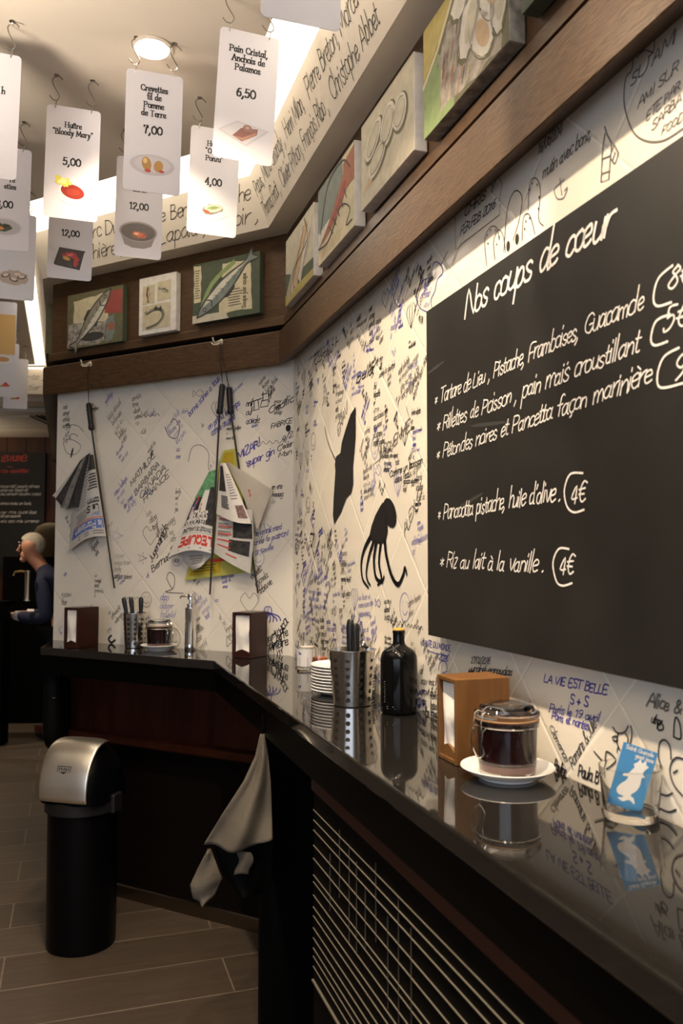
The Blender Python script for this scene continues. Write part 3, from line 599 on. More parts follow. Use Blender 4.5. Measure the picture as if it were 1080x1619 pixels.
# ------------------------------------------------------------------ wine-grower names written along the fascia
fs = MB()
def fmap1(x, y, off): p = at1(x, .115 + .085 * y / .18 + off); return (p.x, p.y, HC + y + off * -.4)
def fmap2(x, y, off): p = at2(-x, .115 + .085 * y / .18 + off); return (p.x, p.y, HC + y + off * -.4)
fink = mat('brown_black_brush_ink', (.03, .025, .02), .6)
def fline(t, s0, s1, y, mp, xh=.03): write(fs, t, (s0, y), xh, mp, fink, width=s1 - s0, pen=.075)
fline('Popus, Michel Smandy ,', .07, .50, .105, fmap1); fline('Henri Milan,', .53, .74, .105, fmap1); fline('Pierre Breton, Marcel', .79, 1.25, .105, fmap1)
fline('Thomas Finot ,', .06, .30, .03, fmap1); fline('Olivier Pithon,', .33, .60, .03, fmap1); fline('François Ribo ,', .62, .88, .03, fmap1); fline('Christophe Abbet', .92, 1.3, .03, fmap1)
fline('Marc Dun , Hélène Ber, Christophe', -1.02, -.10, .105, fmap2, .031); fline('Gilles Thière , Jean Lapalu , Lenoir ,', -1.2, -.08, .03, fmap2, .031)
pf = PATH[3]
def fmap3(x, y, off): return (pf.x - .1 - x, pf.y - .12 - .085 * y / .18 - off, HC + y)
def fmap3r(x, y, off): return (-2.75 + x, pf.y - .115 - .085 * y / .18 - off, HC + y)
fline('Lesaumonte ,', 0, .42, .105, fmap3r, .024); fline('Chardentier ,', .0, .42, .03, fmap3r, .024)
fs.build('brush_lettering', fascia)

# ------------------------------------------------------------------ canvases on the brown boards
def col(n, c, r=.75, v=.12): return mat(n, c, r, var=v, vscale=35)
P_white = col('canvas_white_edge', (.66, .62, .56)); P_cream = col('cream_paint', (.5, .44, .29)); P_olive = col('olive_paint', (.12, .11, .055)); P_green = col('green_paint', (.2, .27, .11)); P_dgreen = col('dark_green_paint', (.06, .075, .045))
P_red = col('dull_red_paint', (.27, .055, .045)); P_fish = col('grey_fish_paint', (.22, .2, .145)); P_lfish = col('pale_fish_paint', (.5, .48, .4)); P_dark = col('dark_paint_line', (.045, .04, .035)); P_blue = col('grey_blue_paint', (.16, .19, .17))
P_grey = col('gravel_grey_paint', (.27, .24, .2), v=.5); P_or = col('orange_paint', (.28, .1, .055)); P_mus = col('mustard_paint', (.36, .29, .09)); P_beige = col('beige_paint', (.45, .41, .31)); P_shell = col('shell_white_paint', (.55, .51, .44)); P_tan = col('tan_paint', (.46, .33, .2))
def painting(name, label, frame, s0, s1, z0, z1, face, edge, art, dep=.03):
    """frame 1 = right wall, 2 = back wall; art(mb, mp, w, h) paints the face"""
    p = at1(s0, .033) if frame == 1 else at2(-s0, .033)
    t = thing('painting', label, 'painting', (p.x, p.y, z0), R1 if frame == 1 else R2, 'seafood canvases on the brown boards')
    wd, h = s1 - s0, z1 - z0
    mb = MB(); mb.box(0, wd, -dep, 0, 0, h, edge); cv = mb.build('canvas', t, bevel=.002)
    mb = MB(); mp = lambda x, y, off: (x, -dep - off, y); mb.poly([(.001, .001), (wd - .001, .001), (wd - .001, h - .001), (.001, h - .001)], mp, face, .0003); art(mb, mp, wd, h); mb.build('painted_picture', cv)
def rot(pts, cx, cy, a, s): return [(cx + (x * math.cos(a) - y * math.sin(a)) * s, cy + (x * math.sin(a) + y * math.cos(a)) * s) for x, y in pts]
def jag(pts, amp, r, k=6):
    out = []
    for i in range(len(pts)):
        a, b = pts[i], pts[(i + 1) % len(pts)]
        for j in range(k): t = j / k; out.append((a[0] + (b[0] - a[0]) * t + r.uniform(-amp, amp), a[1] + (b[1] - a[1]) * t + r.uniform(-amp, amp)))
    return out
fish_o = spline([(1, .02), (.8, .14), (.4, .24), (0, .24), (-.45, .13), (-.7, .06), (-1, .22), (-.93, 0), (-1, -.2), (-.7, -.05), (-.4, -.14), (0, -.23), (.45, -.2), (.8, -.12), (1, .02)], 4)
def paint_fish(mb, mp, cx, cy, a, L, body, belly, line, slim=1.0):
    sc = lambda pts: rot([(x, y * slim) for x, y in pts], cx, cy, a, L)
    mb.poly(sc(fish_o), mp, body, .0010); mb.poly(sc(spline([(.75, -.06), (.3, .0), (-.4, -.02), (-.75, -.01), (-.35, -.11), (.1, -.19), (.55, -.15), (.75, -.06)], 4)), mp, belly, .0013)
    mb.ribbon(sc(fish_o), L * .035, mp, line, .0014); mb.poly(sc(ell(.74, .04, .05, .05 / slim, 12)), mp, line, .0016); mb.poly(sc(ell(.74, .04, .02, .02 / slim, 8)), mp, belly, .0018)
    mb.ribbon(sc(spline([(.55, .14), (.48, 0), (.56, -.13)], 4)), L * .03, mp, line, .0015); mb.poly(sc([(.25, .22), (.1, .36), (-.15, .3), (-.2, .2)]), mp, line, .0009); mb.poly(sc([(.2, -.18), (.0, -.32), (-.1, -.2)]), mp, line, .0009)
    for i in range(5): mb.ribbon(sc([(.35 - i * .2, .1), (.28 - i * .2, .03), (.35 - i * .2, -.04)]), L * .015, mp, line, .0014)
rp = random.Random(5)
def fake_print(mb, mp, x0, y0, wd, h, n, m):
    for i in range(n): y = y0 + h * i / n; mb.ribbon([(x0, y), (x0 + wd * rp.uniform(.7, 1), y)], h / n * .35, mp, m, .0007)
def art_trout(mb, mp, w_, h):
    mb.poly(jag([(.12 * w_, .42 * h), (.75 * w_, .42 * h), (.72 * w_, .92 * h), (.12 * w_, .85 * h)], .004, rp), mp, P_cream, .0005); mb.poly([(.68 * w_, .55 * h), (.99 * w_, .5 * h), (.99 * w_, .93 * h), (.7 * w_, .93 * h)], mp, P_red, .0006)
    mb.poly(jag([(.03 * w_, .03 * h), (.68 * w_, .05 * h), (.72 * w_, .4 * h), (.03 * w_, .45 * h)], .006, rp), mp, P_grey, .0007); mb.poly(jag([(.7 * w_, .05 * h), (.85 * w_, .05 * h), (.86 * w_, .5 * h), (.72 * w_, .45 * h)], .006, rp), mp, P_blue, .0008); mb.poly(ell(.8 * w_, .3 * h, .02, .02, 10), mp, P_or, .0009)
    for i in range(70): x, y = rp.uniform(.05, .68) * w_, rp.uniform(.05, .42) * h; mb.poly(ell(x, y, .004, .003, 6), mp, rp.choice([P_shell, P_dark, P_beige]), .00085)
    mb.poly(ell(.47 * w_, .17 * h, .07, .02, 20), mp, P_dark, .0009); paint_fish(mb, mp, .45 * w_, .47 * h, .82, .17, P_fish, P_lfish, P_dark, .85)
def art_trio(mb, mp, w_, h):
    for (x0, y0, x1, y1) in ((.1, .53, .42, .85), (.5, .55, .85, .88), (.1, .08, .85, .5)): mb.poly([(x0 * w_, y0 * h), (x1 * w_, y0 * h), (x1 * w_, y1 * h), (x0 * w_, y1 * h)], mp, P_cream, .0008); mb.ribbon([(x0 * w_, y0 * h), (x1 * w_, y0 * h), (x1 * w_, y1 * h)], .004, mp, P_beige, .0009)
    paint_fish(mb, mp, .25 * w_, .69 * h, 1.6, .035, P_red, P_lfish, P_dark); paint_fish(mb, mp, .67 * w_, .72 * h, -.4, .03, P_fish, P_lfish, P_dark)
    mb.ribbon(rot(spline([(-.8, -.7), (0, -.55), (.5, -.1), (.3, .35), (-.3, .4), (-.8, .2), (-.9, .3)], 5), .5 * w_, .3 * h, 0, .07), .014, mp, P_fish, .001); mb.ribbon(rot(spline([(-.8, -.7), (0, -.5), (.42, -.1), (.25, .28), (-.3, .32), (-.8, .2)], 5), .5 * w_, .3 * h, 0, .07), .004, mp, P_dark, .0012)
    mb.poly(rot([(-.3, .4), (-.1, .65), (.1, .4), (.3, .6), (.4, .2)], .5 * w_, .3 * h, 0, .07), mp, P_dark, .0011)
def art_mackerel(mb, mp, w_, h):
    mb.poly(jag([(.02 * w_, .35 * h), (.13 * w_, .35 * h), (.13 * w_, .95 * h), (.02 * w_, .97 * h)], .003, rp), mp, P_cream, .0006); mb.poly(jag([(.4 * w_, .08 * h), (.9 * w_, .1 * h), (.86 * w_, .88 * h), (.45 * w_, .92 * h)], .004, rp), mp, P_cream, .0006); mb.poly([(0, 0), (.55 * w_, 0), (.5 * w_, .12 * h), (0, .13 * h)], mp, P_beige, .0005)
    fake_print(mb, mp, .04 * w_, .42 * h, .07 * w_, .5 * h, 12, P_dark); fake_print(mb, mp, .55 * w_, .2 * h, .2 * w_, .3 * h, 7, P_dark); write(mb, 'Soupe par coupe', (.8 * w_, .12 * h), .011, mp, P_dark, ang=1.57, style='roman', off=.0009)
    mb.ribbon(spline([(.13 * w_, .2 * h), (.3 * w_, .62 * h), (.62 * w_, .9 * h)], 4), .02, mp, P_green, .0008); paint_fish(mb, mp, .50 * w_, .55 * h, math.pi + .66, .185, P_blue, P_lfish, P_dark, .75)
def art_razor(mb, mp, w_, h):
    mb.poly([(0, 0), (w_, 0), (w_, .25 * h), (.4 * w_, .3 * h), (0, .5 * h)], mp, P_dgreen, .0005); mb.poly([(0, 0), (w_, 0), (w_, .1 * h), (0, .16 * h)], mp, P_mus, .0007)
    for i, (x0, y0, x1, y1, wd) in enumerate(((.25, .2, .62, .85, .05), (.4, .2, .75, .8, .05), (.55, .22, .85, .7, .045), (.12, .15, .45, .6, .04))): mb.ribbon([(x0 * w_, y0 * h), (x1 * w_, y1 * h)], wd, mp, (P_beige, P_tan, P_lfish, P_beige)[i], .0009 + i * .0002); mb.ribbon([(x0 * w_ + .02, y0 * h), (x1 * w_ + .02, y1 * h)], .005, mp, P_or, .0018)
    mb.ribbon(spline([(.1 * w_, .1 * h), (.3 * w_, .4 * h), (.8 * w_, .6 * h), (.7 * w_, .95 * h)], 4), .006, mp, P_dgreen, .002)
def art_prawn(mb, mp, w_, h):
    mb.poly([(0, .34 * h), (.35 * w_, .4 * h), (.72 * w_, .6 * h), (.7 * w_, h), (0, h)], mp, P_blue, .0005); mb.poly([(.72 * w_, .55 * h), (w_, .55 * h), (w_, .95 * h), (.72 * w_, .9 * h)], mp, P_or, .0006); mb.poly([(0, .2 * h), (.4 * w_, .3 * h), (.35 * w_, .45 * h), (0, .42 * h)], mp, P_lfish, .0006)
    mb.poly([(x * w_, y * h) for x, y in spline([(.02, .22), (.25, .36), (.45, .5), (.62, .68), (.78, .8), (.92, .76), (.9, .62), (.75, .5), (.6, .38), (.35, .28), (.02, .22)], 4)], mp, P_or, .0010); mb.poly([(x * w_, y * h) for x, y in spline([(.25, .33), (.5, .46), (.72, .66), (.8, .62), (.62, .42), (.25, .33)], 4)], mp, P_red, .0012)
    for i in range(5): mb.ribbon([((.35 + i * .1) * w_, (.34 + i * .06) * h), ((.45 + i * .09) * w_, (.2 + i * .06) * h)], .005, mp, P_dark, .0014)
    mb.ribbon([(x * w_, y * h) for x, y in spline([(.9, .75), (.7, .95), (.3, .9), (.08, .4)], 5)], .006, mp, P_dark, .0014); mb.ribbon([(x * w_, y * h) for x, y in spline([(.6, .42), (.75, .4), (.9, .25), (.8, .12), (.95, .1)], 5)], .005, mp, P_dark, .0014); mb.ribbon([(x * w_, y * h) for x, y in spline([(.02, .22), (.3, .18), (.55, .35)], 5)], .006, mp, P_dark, .0014)
    fake_print(mb, mp, .1 * w_, .05 * h, .6 * w_, .12 * h, 5, P_tan)
def art_shells(mb, mp, w_, h):
    for (cx, cy, rx, ry, a) in ((.26, .66, .066, .036, .5), (.54, .62, .056, .048, .9), (.76, .58, .045, .045, .8), (.34, .38, .066, .032, .3)):
        mb.poly(ell(cx * w_ + .006, cy * h - .006, rx * 1.12, ry * 1.15, 20, a), mp, P_olive, .0007); mb.poly(ell(cx * w_, cy * h, rx, ry, 20, a), mp, P_shell, .0010); mb.poly(ell(cx * w_ - .003, cy * h + .002, rx * .78, ry * .72, 20, a), mp, P_beige, .0013); mb.ribbon(ell(cx * w_, cy * h, rx * .8, ry * .74, 20, a),   .002, mp, P_olive, .0015)
    mb.poly(jag([(.08 * w_, .18 * h), (.25 * w_, .22 * h), (.2 * w_, .32 * h)], .006, rp), mp, P_tan, .0008)
def art_oysters(mb, mp, w_, h):
    mb.poly([(0, .52 * h), (.25 * w_, .75 * h), (.45 * w_, h), (0, h)], mp, P_mus, .0005); mb.poly([(0, .0), (.4 * w_, 0), (.45 * w_, .3 * h), (.2 * w_, .62 * h), (0, .46 * h)], mp, P_green, .0005); mb.poly(jag([(.25 * w_, .1 * h), (.9 * w_, .0), (.95 * w_, .5 * h), (.4 * w_, .85 * h), (.2 * w_, .55 * h)], .012, rp), mp, P_grey, .0006); mb.ribbon([(.0, .48 * h), (.2 * w_, .66 * h), (.42 * w_, .98 * h)], .012, mp, P_cream, .0007)
    for i in range(30): x, y = rp.uniform(.25, .6) * w_, rp.uniform(.05, .6) * h; mb.ribbon([(x, y), (x + .01, y + .03)], .004, mp, rp.choice([P_or, P_tan, P_dark]), .0008)
    for (cx, cy, rx, ry, a) in ((.55, .85, .07, .04, .4), (.8, .9, .06, .045, 2), (.6, .55, .08, .042, 1.1), (.82, .62, .085, .05, 1.9), (.72, .32, .07, .038, 2.2), (.9, .38, .06, .03, 1.6)):
        mb.poly(ell(cx * w_, cy * h, rx * 1.1, ry * 1.12, 18, a), mp, P_olive, .0010); mb.poly(jag(ell(cx * w_, cy * h, rx, ry, 9, a), .004, rp, 3), mp, P_shell, .0013); mb.poly(ell(cx * w_ + .006, cy * h - .004, rx * .6, ry * .55, 14, a), mp, rp.choice([P_beige, P_lfish, P_tan]), .0016); mb.ribbon(ell(cx * w_, cy * h, rx, ry, 12, a, .5, 2.6), .003, mp, P_grey, .0018)
painting('painting', 'green canvas of a trout on gravel with a red patch top right', 2, -1.188, -.848, 2.414, 2.668, P_olive, P_dgreen, art_trout)
painting('painting', 'white canvas with three small framed fish sketches, between the two larger fish canvases', 2, -.754, -.548, 2.424, 2.676, P_white, P_white, art_trio)
painting('painting', 'green canvas of a silver mackerel over torn book pages, above the pair of newspapers', 2, -.459, -.121, 2.436, 2.688, P_dgreen, P_dgreen, art_mackerel)
painting('painting', 'small pale canvas of razor clams with white edges, nearest the room corner', 1, .135, .51, 2.412, 2.665, P_beige, P_white, art_razor, .035)
painting('painting', 'cream canvas of an orange prawn on a blue ground with white edges', 1, .565, .93, 2.42, 2.675, P_cream, P_white, art_prawn, .035)
painting('painting', 'plain beige canvas with four open shells', 1, .99, 1.365, 2.435, 2.68, P_beige, P_white, art_shells, .035)
painting('painting', 'canvas of grey oysters on green and mustard ground, largest at the top of the photo', 1, 1.423, 1.815, 2.43, 2.69, P_olive, P_grey, art_oysters, .035)
def art_plain(mb, mp, w_, h): mb.poly(ell(.5 * w_, .5 * h, .09, .05, 20), mp, P_fish, .001); mb.poly([(0, 0), (w_, 0), (w_, .2 * h), (0, .15 * h)], mp, P_dgreen, .0005)
painting('painting', 'canvas cut off at the top, only its pale lower corner showing', 1, 1.86, 2.2, 2.45, 2.69, P_white, P_dgreen, art_plain, .035)
p = E0 + D1 * .42 + N1 * .033
t = thing('painting', 'olive canvas seen edge-on past the left end of the brown boards', 'painting', (p.x, p.y, 2.45), R1, 'seafood canvases on the brown boards')
mb = MB(); mb.box(0, .3, -.03, 0, 0, .25, P_olive); mb.build('canvas', t)
mb = MB(); mp = lambda x, y, off: (x, -.03 - off, y); mb.poly([(.01, .01), (.29, .01), (.29, .24), (.01, .24)], mp, P_mus, .0004); mb.poly(ell(.15, .12, .08, .04, 18), mp, P_fish, .0008); mb.build('painted_picture', t)
# ================================================================== menu cards hung from the ceiling
card_m = mat('laminated_white_card', (.64, .625, .665), .32, spec=.4); txt_m = mat('black_print', (.012, .012, .014), .5)
hook_m = mat('dull_steel_wire', (.32, .29, .25), .28, 1)
K = lambda n, c, r=.4: mat('print_' + n, c, r)
CW, CH, ZT = .158, .352, 2.845
CARD_RZ = math.radians(16)
def food_shrimp(P): P(ell(0, 0, .062, .03, 30), K('lilac', (.5, .47, .5))); P(ell(0, .002, .05, .023, 30), K('pale_lilac', (.56, .53, .56))); P(ell(-.016, .002, .013, .02, 16, .2), K('gold', (.42, .22, .06))); P(ell(.017, -.002, .013, .017, 16, -.2), K('gold2', (.46, .25, .07))); P(ell(-.012, -.018, .009, .005, 12), K('red', (.5, .06, .03))); P(ell(.026, -.016, .008, .004, 12), K('red', (.5, .06, .03))); P(ell(-.02, .01, .006, .008, 10), K('straw', (.75, .55, .22)))
def food_mary(P): P([(-.04, .0), (.045, .005), (.042, -.03), (.0, -.048), (-.03, -.032)], K('glass_white', (.7, .66, .66))); P(ell(.006, -.002, .042, .026, 24, -.2), K('cup_rim', (.82, .78, .77))); P(ell(.004, -.003, .035, .022, 24, -.2), K('tomato', (.26, .018, .008))); P(ell(.006, -.004, .02, .011, 18), K('tomato2', (.33, .035, .012))); P(jag([(-.048, .018), (-.046, .042), (-.01, .036), (.004, .018), (-.02, .008)], .003, random.Random(2)), K('celery', (.72, .6, .1))); P(jag([(-.04, .022), (-.03, .036), (-.014, .03), (-.018, .016)], .003, random.Random(4)), K('celery2', (.85, .76, .3)))
def food_anchovy(P): P([(-.068, -.002), (-.02, .03), (.066, .016), (.008, -.036)], K('plate_grey', (.52, .5, .53))); P([(-.06, -.002), (-.018, .025), (.056, .014), (.007, -.03)], K('plate_grey2', (.58, .56, .59))); P([(-.03, -.012), (-.008, .012), (.036, .016), (.034, .0), (-.004, -.024)], K('anchovy', (.24, .1, .08))); P([(-.028, -.012), (-.002, -.022), (.034, .002), (.03, .006), (-.004, -.014)], K('toast', (.42, .22, .14))); P(ell(.008, .014, .012, .009, 14), K('anchovy2', (.3, .15, .12))); P(ell(.008, .015, .006, .004, 10), K('anchovy3', (.45, .3, .26))); P([(.014, .01), (.034, .012), (.03, .006), (.016, .004)], K('anchovy2', (.3, .15, .12)))
def food_oyster(P): P(ell(0, -.006, .052, .026, 26), K('plate_w', (.72, .66, .64))); P(jag(ell(0, 0, .035, .017, 10, .25), .003, random.Random(3), 3), K('shell_dark', (.2, .18, .15))); P(ell(.003, .004, .03, .013, 18, .25), K('oyster', (.5, .48, .38))); P(jag([(-.02, .0), (.005, .012), (.022, .01), (.0, -.003)], .002, random.Random(6)), K('herb', (.2, .28, .1))); P(ell(-.018, -.009, .012, .004, 12, -.3), K('red', (.5, .06, .03)))
def food_bowl(P): P([(-.062, .008), (.062, .008), (.045, -.038), (.02, -.048), (-.02, -.048), (-.045, -.038)], K('bowl_grey', (.24, .21, .2))); P(ell(0, .01, .064, .036, 30), K('bowl_rim', (.3, .27, .25))); P(ell(0, .009, .058, .031, 30), K('bowl_in', (.085, .07, .062))); P(ell(.004, -.002, .028, .014, 18, .1), K('broth', (.2, .1, .06))); P(jag([(-.022, .004), (-.01, .01), (.018, .006), (.028, -.01), (.0, -.01)], .003, random.Random(7)), K('lobster', (.62, .14, .05))); P(ell(-.006, .002, .008, .004, 10), K('lobster2', (.85, .5, .3))); P(ell(.016, -.004, .006, .004, 10), K('red', (.5, .06, .03)))
def food_octo(P): P([(-.038, .038), (.056, .032), (.05, .024), (.036, -.042), (-.052, -.03), (-.056, -.024)], K('slate_plate', (.035, .028, .032))); P([(-.036, .034), (.05, .029), (.034, -.036), (-.048, -.026)], K('slate_plate2', (.055, .045, .05))); pass; P(jag([(-.03, .01), (-.008, .024), (.02, .022), (.034, -.002), (.024, -.03), (.012, -.028), (.014, -.002), (-.006, .008), (-.02, .002)], .003, random.Random(9)), K('octopus', (.4, .05, .05))); P(ell(-.012, -.002, .014, .007, 12, -.3), K('potato', (.55, .32, .1))); P(ell(.0, .012, .012, .005, 12, .3), K('octopus2', (.6, .18, .14)))
def food_dish(P): P(ell(0, 0, .06, .034, 28), K('dish_rim', (.6, .58, .6))); P(ell(0, .0, .052, .027, 28), K('dish_grey', (.42, .41, .43))); P(jag(ell(-.006, -.002, .034, .014, 9), .004, random.Random(3), 3), K('greens', (.05, .07, .03))); P(ell(-.014, -.006, .014, .006, 12), K('orange', (.6, .22, .05))); P(ell(.006, .003, .012, .004, 12, .4), K('dark_food', (.03, .02, .02)))
def food_shells(P): P(jag(ell(0, 0, .058, .03, 12), .004, random.Random(4), 3), K('shell_heap', (.45, .36, .3))); [P(ell(x, y, .018, .009, 12, a), K('shell_dk', (.14, .1, .08))) for x, y, a in ((-.03, .006, .3), (.0, -.008, -.3), (.03, .004, .2))]; [P(ell(x, y, .012, .006, 12, a), K('shell_lt', (.66, .56, .46))) for x, y, a in ((-.03, .008, .3), (.0, -.006, -.3), (.03, .006, .2), (.014, .014, 0))]
def food_toast(P): P([(-.075, .0), (.075, .0), (.075, .22), (-.075, .22)], K('tan_block', (.62, .38, .13))); P(ell(.01, -.03, .055, .022, 20), K('plate_w', (.72, .66, .64))); P(ell(.01, -.026, .04, .014, 16), K('crust', (.5, .26, .1)))
def food_red(P): P(jag([(-.03, -.01), (.0, .02), (.034, .0), (.01, -.012)], .003, random.Random(2)), K('red', (.5, .06, .03))); P(ell(-.016, -.006, .018, .006, 12), K('gold', (.55, .3, .08)))
def food_none(P): pass
def hook_curve(a):
    pts = spline([(.02, -.002), (.012, .008), (.0, .0105), (-.012, .003), (-.011, -.012), (.0, -.034), (.009, -.05), (.008, -.06), (.0, -.0655), (-.012, -.06), (-.021, -.048)], 4)
    return [(x * math.cos(a), x * math.sin(a), z) for x, z in pts]
rc = random.Random(14)
def card(desc, cx, Y, lines, price, food, ty=.055, py=.165, fy=.275, tilt=1.2, hooks=(1, 1), psize=.0142, cat_price=True):
    """desc names the card in its label"""
    x = (cx - CX) / F * Y
    t = thing('menu_card', 'white hanging menu card ' + desc, 'menu card', (x, Y, ZT), CARD_RZ, 'menu cards hung from the ceiling'); t.rotation_euler.y = math.radians(tilt)
    r = .012; out = []
    for (qx, qz, a0) in ((CW / 2 - r, -r, 0), (-CW / 2 + r, -r, 90), (-CW / 2 + r, -CH + r, 180), (CW / 2 - r, -CH + r, 270)):
        out += [(qx + r * math.cos(math.radians(a0 + 15 * i)), qz + r * math.sin(math.radians(a0 + 15 * i))) for i in range(7)]
    mb = MB(); mb.slab(out, 0, .0012, card_m); pn = mb.build('panel', t)
    mp = lambda a, b, off: (a, -off, b)
    mb = MB()
    for i, ln in enumerate(lines): write(mb, ln, (0, -ty - .0152 - i * .0242), .0103, mp, txt_m, style='roman', align='c', off=.0004, bold=.30)
    if price: write(mb, price, (0, -py - .0235), psize, mp, txt_m, style='roman', align='c', off=.0004, bold=.30)
    if mb.v: mb.build('lettering', pn)
    mb = MB(); k = [0]
    def P(pts, m): k[0] += 1; mb.poly([(a, b - fy) for a, b in pts], mp, m, .0003 + .00012 * k[0])
    food(P)
    if mb.v: mb.build('food_picture', pn)
    c, s = math.cos(CARD_RZ), math.sin(CARD_RZ)
    for sd, on in zip((-1, 1), hooks):
        if not on: continue
        hx = sd * .053
        mb = MB(); mb.tube([(hx + .008 * math.sin(a) * .25, .0006 + .0045 * math.cos(a) * 1.2, .004 + .0125 * math.sin(a)) for a in [i * math.pi / 7 for i in range(15)]], .0011, hook_m, 6); mb.build('ring', t)
        side = 'left' if sd < 0 else 'right'
        wx, wy = x + hx * c, Y + hx * s; zh = ZT + .014 + .0655 - math.tan(math.radians(tilt)) * hx
        h = MB(); h.tube(hook_curve(rc.uniform(-.25, .25)), .0017, hook_m, 7)
        tag(h.build('s_hook', loc=(wx, wy, zh)), side + ' steel S-hook holding the card ' + desc, 'hook', 'S-hooks carrying the menu cards')
        e = MB(); top = 2.94 - zh; e.lathe([(.008, top), (.008, top - .002), (.003, top - .004), (.0015, top - .006), (.0015, .0115), (0, .0105)], hook_m, 12)
        tag(e.build('ceiling_eyelet', loc=(wx, wy, zh)), side + ' ceiling eyelet above the menu card ' + desc, 'eyelet', 'eyelets in the ceiling')
card('reading Pain Cristal, Anchois de Palamos 6,50', 391, 2.11, ['Pain Cristal,', 'Anchois de', 'Palamos'], '6,50', food_anchovy, ty=.045, py=.155, fy=.275, tilt=3.2)
card('reading Crevettes fil de Pomme de Terre 7,00', 236, 2.29, ['Crevettes', 'fil de', 'Pomme', 'de Terre'], '7,00', food_shrimp, ty=.042, py=.158, fy=.272, tilt=1.0)
card('reading Huître Bloody Mary 5,00', 105, 2.475, ['Huître', '"Bloody Mary"'], '5,00', food_mary, ty=.05, py=.16, fy=.262, tilt=1.0)
card('reading Huître Oseille Ponzu 4,00', 336, 2.6, ['Huître', '"Oseille', 'Ponzu"'], '4,00', food_oyster, ty=.045, py=.165, fy=.268, tilt=2.0)
card('with a grey bowl priced 12,00', 214, 2.8, ['B             ', '', 'Citron'], '12,00', food_bowl, ty=.055, py=.158, fy=.27, tilt=.9)
card('with a black slate priced 12,00', 104, 3.02, [], '12,00', food_octo, ty=.05, py=.165, fy=.272, tilt=.8)
card('with a title ending in h', -33, 2.19, ['', '            h'], '', food_none, ty=.075, tilt=1.2)
card('cropped through a grey dish', -3, 2.72, ['       he', '      dre', '       re', '     ettes'], '8,00', food_dish, ty=.055, py=.185, fy=.275, tilt=.7)
card('with a heap of shells', 14, 3.26, ['          al'], '', food_shells, ty=.03, fy=.262, tilt=.7)
card('with a tan picture block', -6, 4.4, [], '', food_toast, fy=.29, tilt=.5)
card('behind the tan picture card', 3, 5.27, [], '', food_red, tilt=.5)
card('farthest away, with red dish', 20, 5.69, [], '', food_red, tilt=.5)
card('cut off by the top edge', 481, 1.55, [], '', food_none, tilt=1.5)

# ================================================================== newspapers on sticks
sheet = mat('newsprint', (.56, .54, .51), .85, var=.06, vscale=30); sheet2 = mat('white_newsprint', (.68, .65, .61), .85, var=.05, vscale=30); sheet_d = mat('grey_printed_newsprint', (.2, .19, .18), .85, var=.4, vscale=50)
blackphoto = mat('dark_press_photo', (.035, .033, .033), .7, var=.6, vscale=50); nblue = mat('blue_masthead_ink', (.12, .19, .5), .7); nred = mat('red_masthead_ink', (.6, .05, .03), .7); nwhite = mat('unprinted_white', (.72, .7, .66), .8)
ngreen = mat('green_press_photo', (.12, .32, .16), .7, var=.4, vscale=60); yellow = mat('yellow_green_magazine', (.45, .44, .1), .6, var=.06, vscale=20); ygold = mat('golden_magazine_block', (.45, .33, .02), .6); ngrey = mat('grey_press_text', (.25, .24, .23), .8)
class Hung:
    """things hung in front of the back wall; sighted outline points get their own distance from the wall"""
    def __init__(s, x0, z0): s.x0 = x0; s.z0 = z0; p = at2(-x0, 0); s.loc = (p.x, p.y, z0)
    def pt(s, x, y, o): a, z = w2(x, y, o); return (a - s.x0, -o, z - s.z0)
def poly_at(P, t):
    k = t * (len(P) - 1); i = min(int(k), len(P) - 2); f = k - i; return tuple(P[i][n] + (P[i + 1][n] - P[i][n]) * f for n in range(len(P[0])))
def patch(H, A, B, oa, ob, bulge=0, sag=0, ripple=0):
    """sheet between edge A (u=0) and edge B (u=1), both top to bottom"""
    def S_(u, v, off=0):
        v_ = min(max(v, 0), 1); a, b = poly_at(A, v_), poly_at(B, v_)
        o = oa + (ob - oa) * u + bulge * math.sin(math.pi * min(max(u, 0), 1)) * (.35 + .65 * v_) + ripple * math.sin(u * 9 + v * 2) + off
        return H.pt(a[0] + (b[0] - a[0]) * u, a[1] + (b[1] - a[1]) * u + sag * math.sin(math.pi * u) * v_, o)
    return S_
def put(mb, S_, u0, u1, v0, v1, m, off, n=8): mb.grid(lambda a, b: S_(u0 + (u1 - u0) * a, v0 + (v1 - v0) * b, off), n, n, m)
def lines_on(mb, S_, u0, u1, v0, v1, n, m, off=.0016, fill=.5):
    for i in range(n): v = v0 + (v1 - v0) * i / n; put(mb, S_, u0, u0 + (u1 - u0) * rp.uniform(.75, 1), v, v + (v1 - v0) / n * fill, m, off, 3)
def sheet_obj(name, S_, m, par, art=None, label=None):
    mb = MB(); mb.grid(lambda a, b: S_(a, b), 20, 24, m)
    if art: art(mb)
    o = mb.build(name, par, sharp=80)
    if label: o['label'] = label
    return o
def flipped(S_, W_=1.0, H_=1.0): return lambda x, y, off: S_(x / W_, y / H_, off)

